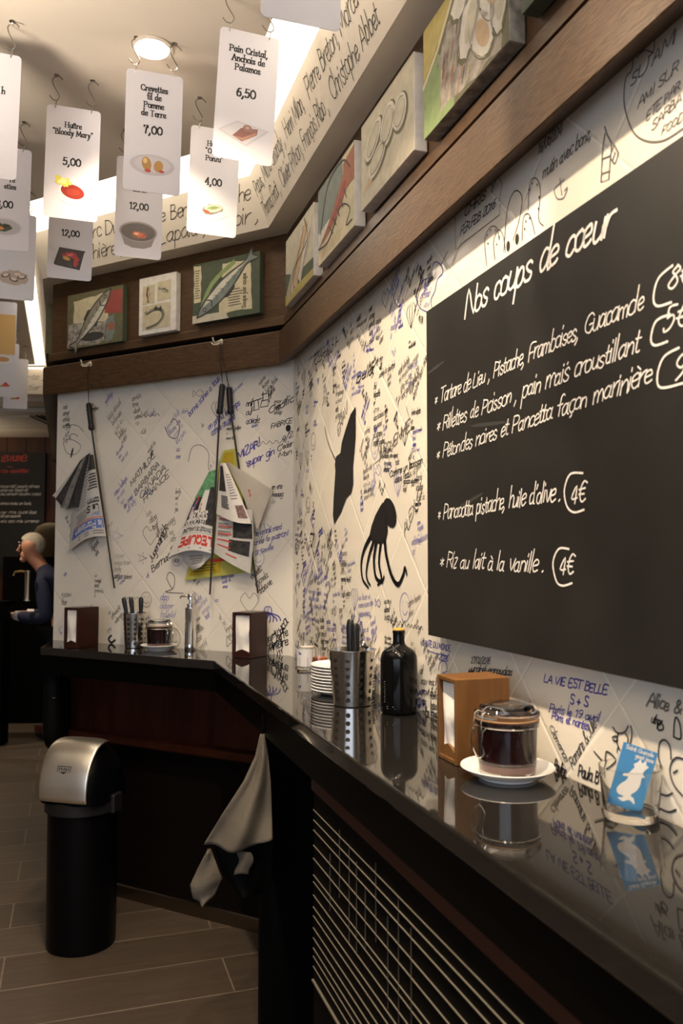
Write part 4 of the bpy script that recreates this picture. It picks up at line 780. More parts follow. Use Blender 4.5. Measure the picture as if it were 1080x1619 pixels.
# --- left stick with the blue-headed paper
H = Hung(w2(143, 716, .03)[0], w2(143, 870, .03)[1])
t = thing('newspaper', 'grey newspaper with blue masthead hanging upside down on the left stick', 'newspaper', H.loc, R2)
S1 = patch(H, [(147, 716), (157, 780), (168, 848)], [(141, 716), (122, 800), (108, 873)], .034, .025, .035, -9)
def art(mb):
    put(mb, S1, .0, .75, .02, .2, blackphoto, .0008); lines_on(mb, S1, .05, .62, .24, .44, 6, blackphoto); lines_on(mb, S1, .62, .98, .1, .6, 14, ngrey, fill=.4)
    M = flipped(S1); write(mb, 'comm', (.04, .54), .045, M, txt_m, width=.5, style='print', pen=.3, off=.0016); write(mb, 'Le S', (.1, .62), .045, M, txt_m, width=.45, style='print', pen=.3, off=.0016); write(mb, 'DEBAT', (.08, .71), .02, M, nblue, width=.3, style='print', pen=.3, off=.0016)
    put(mb, S1, .02, .95, .785, .9, nblue, .001); write(mb, 'le Parisien', (.06, .81), .05, M, nwhite, width=.82, style='print', pen=.22, off=.0022); put(mb, S1, .02, .95, .765, .775, nred, .001); lines_on(mb, S1, .05, .9, .92, .98, 2, ngrey)
    lines_on(mb, S1, .55, .95, .64, .76, 5, ngrey)
sheet_obj('front_page', S1, sheet, t, art)
for i, (A, B, m, o) in enumerate((([(142, 716), (132, 760), (124, 802)], [(136, 720), (120, 765), (104, 806)], blackphoto, .03), ([(137, 719), (121, 762), (106, 806)], [(130, 725), (110, 765), (95, 803)], sheet_d, .026), ([(131, 724), (112, 765), (97, 801)], [(126, 729), (104, 762), (86, 789)], blackphoto, .022), ([(127, 728), (106, 762), (88, 788)], [(125, 730), (101, 762), (82, 785)], sheet, .02), ([(140, 790), (132, 815), (122, 850)], [(120, 802), (112, 815), (110, 868)], sheet, .012))):
    sheet_obj('inner_page', patch(H, A, B, o + .006, o, .012, -2, .002), m, t)
def stick(label, hook, pts, o, hk_label=None, cord_only=False):
    """pts: handle top, handle bottom, rod end"""
    H = Hung(w2(*pts[2], o)[0], w2(*pts[2], o)[1]); t = thing('newspaper_stick', label, 'newspaper stick', H.loc, R2, 'newspaper sticks on the back wall')
    a, b, c = [Vector(H.pt(*p, o)) for p in pts]; d = (b - a).normalized()
    mb = MB(); mb.tube([a, a + d * .004, a + d * .012, a.lerp(b, .5), b - d * .022, b - d * .02, b - d * .006, b], [.006, .011, .0125, .0125, .0115, .0135, .0135, .009], blackp, 14); mb.build('handle', t)
    mb = MB(); mb.tube([b - d * .01, b.lerp(c, .5), c], [.0042, .004, .0038], mat('dark_stick_wood', (.022, .016, .012), .35), 10); mb.build('rod', t)
    h = Vector(H.pt(*hook, .109)); mb = MB()
    for k in (-1, 1): mb.tube([h + Vector((k * .001, 0, .003)), h.lerp(a, .3) + Vector((k * .003, -.012, 0)), h.lerp(a, .65) + Vector((k * .002, -.004, 0)), a + d * .006], .0011, mat('brown_cord', (.03, .02, .014), .8), 6)
    mb.build('cord', t); return t
stick('black newspaper stick alone on the left wall hook', (142, 577), [(140, 637), (145, 680), (181, 930)], .03)
# --- pair of papers on the right hook
H = Hung(w2(345, 880, .03)[0], w2(345, 905, .03)[1])
t = thing('newspaper', 'sports newspaper with red masthead hanging upside down on the front stick of the pair', 'newspaper', H.loc, R2)
S2 = patch(H, [(346, 728), (341, 800), (337, 876)], [(337, 733), (300, 800), (265, 882)], .046, .03, .04, -9)
def art(mb):
    put(mb, S2, .04, .9, .22, .72, blackphoto, .0008, 12); put(mb, S2, .1, .95, .1, .42, ngreen, .001, 10); put(mb, S2, .05, .35, .3, .6, blackphoto, .0014); put(mb, S2, .35, .6, .34, .58, nwhite, .0016, 6)
    for i in range(8): u, v = rp.uniform(.5, .9), rp.uniform(.4, .6); put(mb, S2, u, u + .06, v, v + .1, rp.choice([nred, nwhite, nblue, mat('skin_print', (.5, .28, .18), .7)]), .0018, 3)
    M = flipped(S2); write(mb, "S'AGACENT", (.25, .58), .052, M, nwhite, width=.6, style='print', pen=.32, off=.0024); write(mb, 'LES CADORS', (.28, .665), .034, M, nwhite, width=.6, style='print', pen=.34, off=.0024)
    put(mb, S2, .02, .98, .735, 1.0, nwhite, .0008, 12); write(mb, "L'ENVOLEE DE LAVILLENIE", (.06, .752), .024, M, txt_m, width=.8, style='print', pen=.26, off=.0018); put(mb, S2, .05, .92, .81, .814, ngrey, .0016); write(mb, "L'EQUIPE", (.05, .845), .052, M, nred, width=.78, style='print', pen=.36, off=.0018); lines_on(mb, S2, .05, .9, .965, .985, 1, ngrey)
sheet_obj('front_page', S2, sheet2, t, art)
SB = patch(H, [(348, 732), (345, 775), (342, 812)], [(357, 732), (376, 775), (398, 828)], .05, .056, .03, 5)
def art(mb):
    put(mb, SB, .05, .4, .05, .5, blackphoto, .001); lines_on(mb, SB, .15, .45, .58, .82, 9, blackphoto, fill=.6); put(mb, SB, .66, .95, .72, .92, mat('dull_press_photo', (.18, .11, .1), .7, var=.5, vscale=80), .001); lines_on(mb, SB, .55, .9, .2, .65, 10, ngrey, fill=.35)
sheet_obj('inner_page', SB, sheet2, t, art)
SC2 = patch(H, [(344, 800), (341, 845), (338, 874)], [(399, 806), (401, 850), (396, 907)], .044, .046, .016, 2)
def art(mb):
    put(mb, SC2, .45, .97, .2, .52, blackphoto, .001); put(mb, SC2, .36, .92, .56, .78, blackphoto, .001); lines_on(mb, SC2, .05, .4, .15, .55, 6, ngrey, fill=.4)
    for i in range(5): put(mb, SC2, .06, .42, .2 + i * .13, .225 + i * .13, nred, .0014, 4)
    put(mb, SC2, .3, .6, .85, .87, nred, .0014, 4)
sheet_obj('inner_page', SC2, sheet, t, art)
sheet_obj('folded_edge', patch(H, [(338, 868), (334, 880), (326, 888)], [(284, 868), (288, 886), (304, 901)], .03, .03, .02, 3), sheet, t, lambda mb: lines_on(mb, patch(H, [(338, 868), (334, 880), (326, 888)], [(284, 868), (288, 886), (304, 901)], .03, .03, .02, 3), .3, .8, .3, .8, 4, ngrey))
stick('front black newspaper stick of the pair, leaning left', (349, 543), [(352, 607), (347, 655), (332, 940)], .056)
t = thing('newspaper', 'yellow-green magazine with a loose cream sheet, behind the sports paper', 'magazine', H.loc, R2)
SY = patch(H, [(354, 712), (320, 810), (292, 918)], [(374, 709), (390, 810), (404, 903)], .012, .014, .004)
def art(mb): put(mb, SY, .05, .5, .885, .97, ygold, .0008); put(mb, SY, .12, .75, .02, .14, ygold, .0008); lines_on(mb, SY, .1, .45, .9, .96, 3, blackphoto, .0014, .3); put(mb, SY, .32, .6, .86, .885, nred, .001)
sheet_obj('cover', SY, yellow, t, art)
cream = mat('cream_sheet', (.55, .5, .42), .8, var=.04, vscale=20)
SW = patch(H, [(357, 732), (380, 775), (404, 834)], [(362, 731), (430, 774), (408, 836)], .026, .034, .006, 0)
sheet_obj('loose_sheet', SW, cream, t, lambda mb: write(mb, 'S', (.25, .62), .05, lambda x, y, off: SW(x, 1 - y + .2, off), nred, style='print', pen=.3, off=.001), 'cream loose sheet')
stick('rear black newspaper stick of the pair, leaning right', (351, 545), [(362, 612), (365, 655), (408, 938)], .02)
def wall_hook(label, x, y):
    z = w2(x, y, .067)[1] - .012; a = w2(x, y, .067)[0]; p = at2(-a, .0665); t = thing('wall_hook', label, 'hook', (p.x, p.y, z), R2, 'coat hooks on the brown board')
    ivory = mat('ivory_enamel', (.78, .72, .58), .2, .3)
    mb = MB(); mb.lathe([(0, 0), (.008, 0), (.007, .004), (0, .005)], ivory, 16)
    mb.v = [(vx, -vz, vy * 1.7) for vx, vy, vz in mb.v]; mb.build('backplate', t)
    mb = MB(); mb.tube(spline([(0, -.002, .004), (0, -.016, .0), (0, -.034, -.012), (0, -.048, -.012), (0, -.054, .0)], 1) if 0 else [(0, -.002, .004), (0, -.014, .0), (0, -.03, -.01), (0, -.044, -.013), (0, -.054, -.006), (0, -.058, .006)], [.004, .0035, .003, .003, .003, .0038], ivory, 10); mb.build('prong', t)
    mb = MB(); mb.tube([(0, -.002, -.004), (-.012, -.014, -.012), (-.026, -.02, -.012), (-.034, -.022, -.004)], [.0035, .003, .0026, .003], ivory, 8); mb.build('prong', t)
wall_hook('small ivory hook on the brown board carrying a single newspaper stick', 143, 571); wall_hook('small ivory hook on the brown board carrying two newspaper sticks', 350, 536)
# ================================================================== things on the counter
ZC = 1.0805
def on_counter(px, py): r = ray(px, py); q = Vector((0, 0, EYE)) + r * ((1.08 - EYE) / r.z); return q
glass = mat('clear_glass', (1, 1, 1), .02, trans=1, ior=1.45); jam = mat('dark_red_jam', (.018, .002, .003), .15, spec=.6); rubber = mat('orange_rubber_ring', (.42, .22, .1), .5)
def saucer(label, x, y, r=.081, group=None):
    mb = MB(); mb.lathe([(0, 0.003), (r * .52, .003), (r * .55, 0), (r * .6, .0), (r * .62, .004), (r * .82, .009), (r * .98, .0185), (r, .0195), (r * .99, .021), (r * .95, .0195), (r * .8, .0125), (r * .6, .008), (0, .0075)], white_c, 48)
    return tag(mb.build('saucer', loc=(x, y, ZC)), label, 'saucer', group)
def clip_jar(label, x, y, z, rz, R=.05, Hh=.088, group=None):
    t = thing('clip_jar', label, 'jar', (x, y, z), rz, group)
    mb = MB(); mb.lathe([(0, 0), (R * .9, 0), (R * .94, .004), (R * .97, .02), (R, Hh * .8), (R * 1.02, Hh * .92), (R * 1.08, Hh * .95), (R * 1.08, Hh), (R * .98, Hh), (R * .95, Hh * .85), (R * .91, .02), (R * .86, .006), (0, .006)], glass, 40); mb.build('glass_body', t)
    mb = MB(); mb.lathe([(0, .0195), (R * .955, .0195), (R * .965, .03), (R * .99, Hh * .8), (R * 1.01, Hh * .9), (R * 1.03, Hh * .975), (0, Hh * .975)], jam, 40); mb.build('jam', t)
    mb = MB(); mb.lathe([(0, .0065), (R * .91, .0065), (R * .95, .0185), (0, .0185)], mat('pale_jam_bottom', (.2, .1, .09), .3), 32); mb.build('jam_bottom_layer', t)
    mb = MB(); mb.lathe([(R * .95, Hh + .0005), (R * 1.07, Hh + .0005), (R * 1.08, Hh + .0015), (R * 1.07, Hh + .0025), (R * .95, Hh + .0025)], rubber, 40); mb.build('seal_ring', t)
    h = Hh + .004; mb = MB(); mb.lathe([(0, h), (R * 1.06, h), (R * 1.1, h + .003), (R * 1.1, h + .009), (R * .98, h + .013), (R * .88, h + .02), (R * .6, h + .0245), (0, h + .026), (0, h + .02), (R * .6, h + .0185), (R * .84, h + .013), (R * .9, h + .005), (0, h + .005)], glass, 40); lid = mb.build('glass_lid', t)
    mb = MB(); ys = [-.016, .016]
    mb.tube([(R * 1.06 * math.cos(a), R * 1.06 * math.sin(a), Hh * .9) for a in [2 * math.pi * i / 32 for i in range(33)]], .0013, chrome, 6)
    for s in ys: mb.tube([(-R * 1.06, s, Hh * .9), (-R * 1.2, s, Hh * .82), (-R * 1.24, s, Hh * .62), (-R * 1.14, s, Hh * .45)], .0013, chrome, 6); mb.tube([(-R * 1.16, s * .7, Hh * .74), (-R * 1.2, s * .7, Hh * .98), (-R * 1.13, s * .7, h + .008), (-R * 1.02, s * .7, h + .012)], .0013, chrome, 6)
    mb.tube([(-R * 1.14, -.016, Hh * .45), (-R * 1.14, -.008, Hh * .36), (-R * 1.15, 0, Hh * .33), (-R * 1.14, .008, Hh * .36), (-R * 1.14, .016, Hh * .45)], .0013, chrome, 6); mb.tube([(-R * 1.02, -.0112, h + .012), (-R * 1.02, .0112, h + .012)], .0013, chrome, 6); mb.build('wire_clip', t)
    return t
def napkin_holder(label, x, y, rz, wd, dp, ht, wm, zmetal=True):
    t = thing('napkin_holder', label, 'napkin holder', (x, y, ZC), rz, 'napkin dispensers')    # front faces local -y
    e = .0085; mb = MB()
    mb.box(-wd / 2, -wd / 2 + e, -dp / 2, dp / 2, 0, ht, wm); mb.box(wd / 2 - e, wd / 2, -dp / 2, dp / 2, 0, ht, wm); mb.box(-wd / 2 + e, wd / 2 - e, -dp / 2, dp / 2, ht - e, ht, wm); mb.box(-wd / 2 + e, wd / 2 - e, -dp / 2, dp / 2, 0, e, wm); mb.box(-wd / 2 + e, wd / 2 - e, dp / 2 - .006, dp / 2, e, ht - e, wm); mb.build('case', t, bevel=.0015)
    lip = [(-wd / 2 + e, e)] + [(-wd / 2 + e + (wd - 2 * e) * i / 16, e + .008 + .016 * (1 - abs(i / 8 - 1)) ** .6) for i in range(17)] + [(wd / 2 - e, e)]
    mb = MB(); mb.slab(lip, -dp / 2 + .002, -dp / 2 + .009, wm); mb.build('front_lip', t)
    mb = MB(); mb.grid(lambda u, v: (-wd / 2 + e + .003 + (wd - 2 * e - .006) * u, -dp / 2 + .006 + .003 * math.sin(u * 7 + v * 5) * (1 - v) + .008 * (u - .5) ** 2 + (.006 * math.sin(v * 9) * u), e + .003 + (ht - 2 * e - .006) * v), 20, 24, paper); mb.box(-wd / 2 + e + .004, wd / 2 - e - .004, -dp / 2 + .022, dp / 2 - .01, e + .001, ht - e - .004, paper); mb.build('napkins', t)
    return t
honey = wood_mat('honey_beech', (.115, .05, .014), (.17, .078, .023), .4, stretch=(30, 30, 3)); mahog = wood_mat('dark_mahogany', (.022, .006, .004), (.035, .01, .006), .3, stretch=(20, 20, 2))
p = at1(1.712, .103); napkin_holder('honey-coloured wooden napkin holder beside the big jam jar', p.x, p.y, R1, .082, .112, .156, honey)
q = at2(.125, .112); napkin_holder('dark wooden napkin holder at the counter bend, right of the soap dispenser', q.x, q.y, R2, .088, .11, .172, mahog)
q = at2(.955, .17); napkin_holder('dark wooden napkin holder at the far left end of the counter', q.x, q.y, R2, .08, .12, .17, mahog)
q = at1(1.848, .108); saucer('white saucer under the big jam jar beside the honey-coloured napkin holder', q.x, q.y); clip_jar('glass clip jar of dark red jam in front of the honey-coloured napkin holder', q.x, q.y, ZC + .0085, math.radians(25), .0515, .092, 'jam jars')
q = at2(.60, .085); saucer('white saucer under the jam jar beside the soap dispenser', q.x, q.y, .076); clip_jar('glass clip jar of dark jam left of the soap dispenser', q.x, q.y, ZC + .0085, math.radians(150), .05, .088, 'jam jars')
def cutlery_cup(label, x, y, R, h, rz=0):
    t = thing('cutlery_cup', label, 'cutlery cup', (x, y, ZC), rz, 'perforated cutlery cups')
    r0 = R * .82; mb = MB(); mb.lathe([(0, 0), (r0 - .002, 0), (r0, .002), (R, h - .004), (R + .004, h - .002), (R + .004, h), (R - .003, h), (r0 - .004, .004), (0, .004)], steel, 48); sb = mb.build('steel_body', t)
    mb = MB(); hole = mat('dark_perforation', (.008, .007, .006), .6)
    for c in range(10):
        a = 2 * math.pi * c / 10 + .39
        for k in range(6):
            z = h * (.13 + .14 * k); r = r0 + (R - r0) * z / h + .0004
            mb.add([(r * math.cos(a + .0062 / r * math.cos(g)), r * math.sin(a + .0062 / r * math.cos(g)), z + .0062 * math.sin(g)) for g in [i * math.pi / 6 for i in range(12)]], [tuple(range(12))], hole)
    mb.build('perforations', sb); return t
def knife(label, x, y, z, lean, az, L=.12, off=(0, 0)):
    t = thing('table_knife', label, 'knife', (x + off[0], y + off[1], z), az, 'black-handled cutlery in the steel cups'); t.rotation_euler.y = lean
    mb = MB(); mb.tube([(0, 0, .075), (0, 0, .08), (.001, 0, .1), (.002, 0, .075 + L * .55), (0, 0, .075 + L * .85), (-.001, 0, .075 + L * .97), (-.001, 0, .075 + L)], [.006, .0078, .0085, .0085, .0105, .0085, .004], blackp, 12)
    mb.v = [(vx, vy * .7, vz) for vx, vy, vz in mb.v]; mb.build('handle', t)
    mb = MB(); mb.box(-.007, .007, -.0008, .0008, .0, .077, chrome); mb.build('blade', t)
    return t
c1 = on_counter(557, 1114); cutlery_cup('perforated steel cutlery cup in front of the plate stack', c1.x, c1.y, .06, .143, -.3)
knife('black-handled knife standing left in the cup by the plates', c1.x, c1.y, ZC + .02, .03, 2.9, .125, (.0, .004)); knife('black-handled knife leaning right in the cup by the plates', c1.x, c1.y, ZC + .018, .02, .2, .118, (.006, -.012))
tsp = thing('table_spoon', 'steel spoon with a rounded end in the cup by the plates', 'spoon', (c1.x + .018, c1.y - .004, ZC + .012), .4, 'black-handled cutlery in the steel cups'); tsp.rotation_euler.y = .12
mb = MB(); mb.tube([(0, 0, 0), (0, 0, .1), (0, 0, .135)], [.003, .003, .0035], steel, 8); mb.build('stem', tsp); mb = MB(); mb.ball((0, 0, .142), .012, steel, 14, 8, (1, .45, 1)); mb.build('bowl', tsp)
c2 = at2(.742, .075); cutlery_cup('perforated steel cutlery cup on the back counter, right of the far napkin holder', c2.x, c2.y, .05, .147, .2)
for (dx, ln, az, lb) in ((-.022, -.14, 0, 'leaning farthest left'), (-.006, -.06, 0, 'in the middle, leaning left'), (.016, .05, 0, 'upright on the right')): knife('black-handled knife in the far cup, ' + lb, c2.x, c2.y, ZC + .02, ln, az, .118, (dx, 0))
# stack of plates
pc = on_counter(542, 1096); rim = mat('dark_rim_shading', (.12, .115, .13), .2)  # dark lip ring imitates the shading between the stacked plates
ordn = ['lowest', 'second', 'third', 'fourth', 'fifth', 'sixth', 'seventh', 'eighth', 'topmost']
R = .09; mb = MB(); mb.lathe([(0, .002), (R * .5, .002), (R * .53, 0), (R * .6, .001), (R * .85, .0065), (R * .985, .0125), (R, .0145), (R * .985, .0165), (R * .9, .0135), (R * .6, .0065), (0, .0055)], white_c, 48); mb.lathe([(R * .97, .0105), (R * 1.002, .0128), (R * 1.002, .0138), (R * .99, .0138)], rim, 48)
pl0 = mb.build('plate', loc=(pc.x, pc.y, ZC)); tag(pl0, 'lowest plate of the white stack behind the steel cup', 'plate', 'stacked white plates')
for i in range(1, 9): copy_thing(pl0, (pc.x + rn.uniform(-.001, .001), pc.y + rn.uniform(-.001, .001), ZC + i * .0083), label=('topmost white plate of the stack behind the steel cup' if i == 8 else ordn[i] + ' plate from the bottom of the white stack'))
# black bottle
b = on_counter(631, 1127)
t = thing('wine_bottle', 'tall black bottle with yellow cap beside the honey-coloured napkin holder', 'bottle', (b.x, b.y, ZC), .6)
bg = mat('black_bottle_glass', (.003, .003, .003), .12, spec=.25)
mb = MB(); mb.lathe([(0, 0.004), (.03, .003), (.04, 0), (.0445, .004), (.0455, .012), (.0455, .128), (.0445, .138), (.041, .147), (.034, .155), (.025, .160), (.0185, .164), (.0155, .169), (.0145, .176), (.0145, .194), (.0155, .195), (.0155, .2), (.0145, .201), (0, .201)], bg, 48); bo = mb.build('body', t)
mb = MB(); mb.lathe([(0, .2012), (.0145, .2012), (.0145, .204), (.012, .2065), (0, .207)], mat('yellow_wax_cap', (.55, .33, .06), .5), 24); mb.build('cap', t)
mb = MB(); mp = lambda x, y, off: ((.0458 + off) * math.cos(-2.66 + x / .0458), (.0458 + off) * math.sin(-2.66 + x / .0458), y); lbl = mat('silver_label_print', (.35, .34, .33), .4)
[mb.ribbon([(-.022 + .002 * (i % 2), .03 + i * .006), (-.018, .033 + i * .006)], .0008, mp, lbl, .0002) for i in range(9)]; mb.ribbon([(-.012, .021), (.006, .021)], .0012, mp, lbl, .0002); mb.ribbon([(-.012, .016), (.01, .016)], .001, mp, lbl, .0002); mb.build('label_print', bo)
# two small jars by the corner
def lidless_jar(label, x, y, R, h, fill, fillm, bandm, bz):
    t = thing('sauce_jar', label, 'jar', (x, y, ZC), 0, 'small jars near the corner')
    mb = MB(); mb.lathe([(0, 0), (R * .95, 0), (R, .004), (R, h * .78), (R * .9, h * .86), (R * .92, h), (R * .86, h), (R * .84, h * .86), (R * .93, h * .76), (R * .93, .006), (0, .005)], glass, 32); mb.build('glass_body', t)
    mb = MB(); mb.lathe([(0, .006), (R * .91, .007), (R * .915, fill), (0, fill)], fillm, 32); mb.build('contents', t)
    mb = MB(); mb.add([((R + .0004) * math.cos(a), (R + .0004) * math.sin(a), z) for z in bz for a in [-2.9 + i * 2.4 / 16 for i in range(17)]], [(i, i + 1, 18 + i, 17 + i) for i in range(16)], bandm)
    mp = lambda x_, y_, off: ((R + .0006 + off) * math.cos(-2.3 + x_ / R), (R + .0006 + off) * math.sin(-2.3 + x_ / R), y_)
    return t, mp, mb
q = on_counter(484, 1058); t, mp, mb = lidless_jar('white jar with blue label near the corner, behind the plate stack', q.x, q.y, .031, .096, .075, mat('cream_sauce', (.72, .66, .56), .6), mat('white_label', (.66, .64, .62), .5), (.012, .07))
mb.poly([(.0, .012), (.03, .012), (.03, .042), (.0, .042)], mp, mat('navy_label', (.02, .035, .2), .4), .0003); write(mb, 'Sa', (-.006, .052), .006, mp, mat('navy_label', (.02, .035, .2), .4), style='roman', off=.0004); mb.build('label', t)
q = on_counter(506, 1065); t, mp, mb = lidless_jar('small jar of orange sauce just behind the plate stack', q.x, q.y, .027, .084, .052, mat('orange_sauce', (.5, .13, .03), .4), mat('brown_label', (.09, .06, .05), .5), (.008, .04))
mb.poly(ell(.0, .026, .011, .008, 16), mp, mat('white_label', (.66, .64, .62), .5), .0003); mb.build('label', t)
# soap dispenser
q = on_counter(301, 1028); t = thing('soap_dispenser', 'slim steel soap dispenser standing left of the napkin holder at the bend', 'soap dispenser', (q.x, q.y, ZC), math.radians(175))
mb = MB(); mb.lathe([(0, 0), (.0235, 0), (.0245, .002), (.0245, .028), (.0235, .03), (.0235, .17), (.022, .175), (0, .175)], chrome, 32); mb.build('body', t)
mb = MB(); mb.lathe([(0, .175), (.016, .175), (.016, .19), (.007, .192), (.007, .205), (.0135, .207), (.0135, .226), (.011, .231), (0, .232)], chrome, 24); mb.tube([(0, 0, .219), (.022, 0, .222), (.042, 0, .220), (.046, 0, .212)], [.0052, .0048, .004, .0032], chrome, 10); mb.build('pump', t)
# tumbler with blue cards
q = on_counter(998, 1293); R = .0415
t = thing('glass_tumbler', 'clear glass tumbler with a blue card in it, nearest on the counter', 'glass', (q.x, q.y, ZC))
mb = MB(); mb.lathe([(0, 0), (R * .88, 0), (R * .93, .003), (R * .97, .02), (R * 1.08, .074), (R * 1.04, .074), (R * .91, .02), (R * .86, .012), (0, .011)], glass, 48); mb.build('glass_body', t)
def small_card(name, label, m, loc, rz, lean, roll, h=.092, wd=.05, art=None):
    t = thing(name, label, 'card', loc, rz); t.rotation_euler = (lean, roll, rz)
    mb = MB(); mb.slab([(-wd / 2, 0), (wd / 2, 0), (wd / 2, h), (-wd / 2, h)], 0, .0006, m); pn = mb.build('panel', t)
    if art: mb = MB(); art(mb, lambda x, y, off: (x, -off, y)); mb.build('print', pn)
blue_c = mat('sky_blue_card', (.05, .22, .45), .45)
mermaid = [(-.012, .006), (-.004, .003), (.004, .008), (.012, .004), (.009, .012), (.004, .015), (.01, .024), (.0125, .034), (.012, .044), (.016, .046), (.012, .05), (.013, .056), (.017, .062), (.013, .064), (.012, .069), (.007, .065), (.004, .07), (.001, .064), (-.003, .06), (-.001, .056), (-.004, .05), (-.006, .046), (-.013, .042), (-.012, .039), (-.006, .04), (-.007, .034), (-.013, .026), (-.016, .018), (-.013, .012), (-.004, .01)]
def art(mb, mp): mb.poly([(x * 1.05, y + .006) for x, y in spline(mermaid + mermaid[:1], 3)[:-1]], mp, nwhite, .0004); write(mb, 'Saint Guenole', (-.02, .084), .0036, mp, nwhite, width=.04, style='print', pen=.2, off=.0005); write(mb, 'geant jaune', (-.004, .076), .0034, mp, nwhite, width=.026, style='print', pen=.2, off=.0005)
small_card('blue_card', 'blue card with a white sea-creature figure leaning in the tumbler', blue_c, (q.x - .012, q.y - .004, ZC + .0135), math.radians(-12), -.12, .30, art=art)
small_card('white_card', 'plain white card behind the blue card in the tumbler', mat('plain_white_card', (.7, .67, .62), .5), (q.x - .002, q.y + .012, ZC + .0135), math.radians(-6), -.1, .16, .076, .044)

# ================================================================== under the counter and on the floor
# push-top bin
g = Vector((0, 0, EYE)); r_ = ray(128, 1490); g = g + r_ * (-EYE / r_.z)
bin_ = thing('push_bin', 'black push-top waste bin with a curved steel flap, on the floor at left', 'bin', (g.x, g.y, 0), math.radians(-16))
RB = .128; binm = mat('black_bin_metal', (.0015, .0015, .002), .32, spec=.15)
mb = MB(); mb.lathe([(0, 0), (RB - .012, 0), (RB - .002, .006), (RB, .02), (RB + .002, .5), (RB + .002, .53), (0, .53)], binm, 56); mb.build('body', bin_)
mb = MB(); mb.lathe([(RB, .505), (RB + .014, .508), (RB + .014, .55), (RB + .006, .556), (RB, .556)], blackp, 56); mb.build('rim', bin_)
for s in (-1, 1): mb = MB(); mb.box(s * (RB + .012) - .012, s * (RB + .012) + .012, -.03, .03, .50, .57, blackp); mb.build('handle_lug', bin_, bevel=.006)
RL, HL, ZB = .138, .212, .548
def sgn(v, e): return math.copysign(abs(v) ** e, v)
def dome(lon, lat, k=0):                      # rounded bread-bin lid
    cx, sx = math.cos(lat), math.sin(lat); return ((RL + k) * sgn(cx, .75) * sgn(math.cos(lon), .62), (RL + k) * sgn(cx, .9) * sgn(math.sin(lon), .62), ZB + (HL + k) * sgn(sx, .9))
mb = MB(); mb.grid(lambda u, v: dome(2 * math.pi * u, math.pi / 2 * v * .999), 64, 24, binm); mb.build('lid', bin_, sharp=60)
def flapS(u, v, off):                         # steel flap curling from the front up over the top
    a = -.02 + v * 1.62; x = (u - .5) * .205; rx = (1 - (abs(u - .5) * 1.2) ** 4 * .3)
    return (x, -(RL + .006 + off) * sgn(math.cos(a), .85) * rx, ZB + .02 + (HL - .012 + off) * sgn(math.sin(a), .9) * rx)
flap_m = mat('satin_steel_flap', (.92, .86, .75), .34, 1, bump=.06, bscale=90, stretch=(1, 30, 30))
mb = MB(); mb.grid(lambda u, v: flapS(u, v, 0), 24, 32, flap_m); flap = mb.build('flap', bin_, solid=.003, sharp=70)
mb = MB(); mpf = lambda x, y, off: flapS(.5 + x / .205, .32 + y / .5, off + .002); 
write(mb, 'PUSH', (0, .004), .010, mpf, txt_m, style='print', align='c', pen=.16, width=.042); mb.ribbon([(-.027, .03), (.027, .03)], .004, mpf, txt_m); mb.ribbon([(-.027, .03), (-.027, -.004), (-.014, -.004), (0, -.016), (.014, -.004), (.027, -.004), (.027, .03)], .0022, mpf, txt_m); mb.poly([(-.014, -.004), (.0, -.017), (.014, -.004)], mpf, txt_m, .001)
mb.build('push_mark', flap)
# coat hanging under the counter
coat_m = mat('beige_grey_cloth', (.095, .082, .065), .9, var=.1, vscale=14, bump=.3, bscale=120)
Yc = 2.33
hp = at_depth(414, 1160, Yc)
t = thing('jacket', 'crumpled beige jacket hanging from a hook under the counter', 'jacket', (hp.x, hp.y, 0.5))
cl = lambda px, py, dy=0: (lambda v: (v.x - hp.x, v.y - hp.y + dy, v.z - .5))(at_depth(px, py, Yc))
LE = [(412, 1160), (404, 1196), (386, 1234), (352, 1286), (322, 1336)]; RE = [(418, 1160), (424, 1196), (428, 1234), (430, 1290), (432, 1322)]
def drape(u, v):
    a, b_ = poly_at(LE, v), poly_at(RE, v); px, py = a[0] + (b_[0] - a[0]) * u, a[1] + (b_[1] - a[1]) * u
    return cl(px, py + 6 * math.sin(u * 3.1) * v, -.05 * math.sin(math.pi * u) * v - .018 * v * math.sin(u * 11 + v * 3) - .012 * v * math.sin(u * 5 - v * 9))
mb = MB(); mb.grid(drape, 36, 36, coat_m); mb.build('cloth', t, solid=.004, sharp=80)
LE2 = [(328, 1346), (312, 1376), (299, 1404), (304, 1424), (318, 1433)]; RE2 = [(330, 1346), (340, 1368), (350, 1394), (338, 1418), (322, 1433)]
def drape2(u, v):
    a, b_ = poly_at(LE2, v), poly_at(RE2, v); return cl(a[0] + (b_[0] - a[0]) * u, a[1] + (b_[1] - a[1]) * u, .02 - .02 * math.sin(math.pi * u) - .004 * math.sin(v * 12 + u * 4))
mb = MB(); mb.grid(drape2, 16, 20, coat_m); mb.build('hanging_flap', t, solid=.004, sharp=80)
LE3 = [(334, 1334), (352, 1390), (372, 1420)]; RE3 = [(432, 1322), (428, 1400), (418, 1425)]
mb = MB(); mb.grid(lambda u, v: cl(*[poly_at(LE3, v)[n] + (poly_at(RE3, v)[n] - poly_at(LE3, v)[n]) * u for n in (0, 1)], .03 - .03 * math.sin(u * 5) * v), 20, 16, blackm); mb.build('dark_lining', t, solid=.004, sharp=80)
mb = MB(); mb.grid(lambda u, v: cl(376 + 22 * u + 4 * math.sin(v * 5), 1345 + 34 * v - 5 * math.sin(u * 3), -.02 - .012 * math.sin(u * 3.14)), 10, 10, coat_m); mb.build('cuff', t, solid=.004, sharp=80)
mb = MB(); mb.tube([cl(415, 1163), cl(415, 1150), cl(416, 1130)], .003, blackm, 6); mb.build('hanging_loop', t)
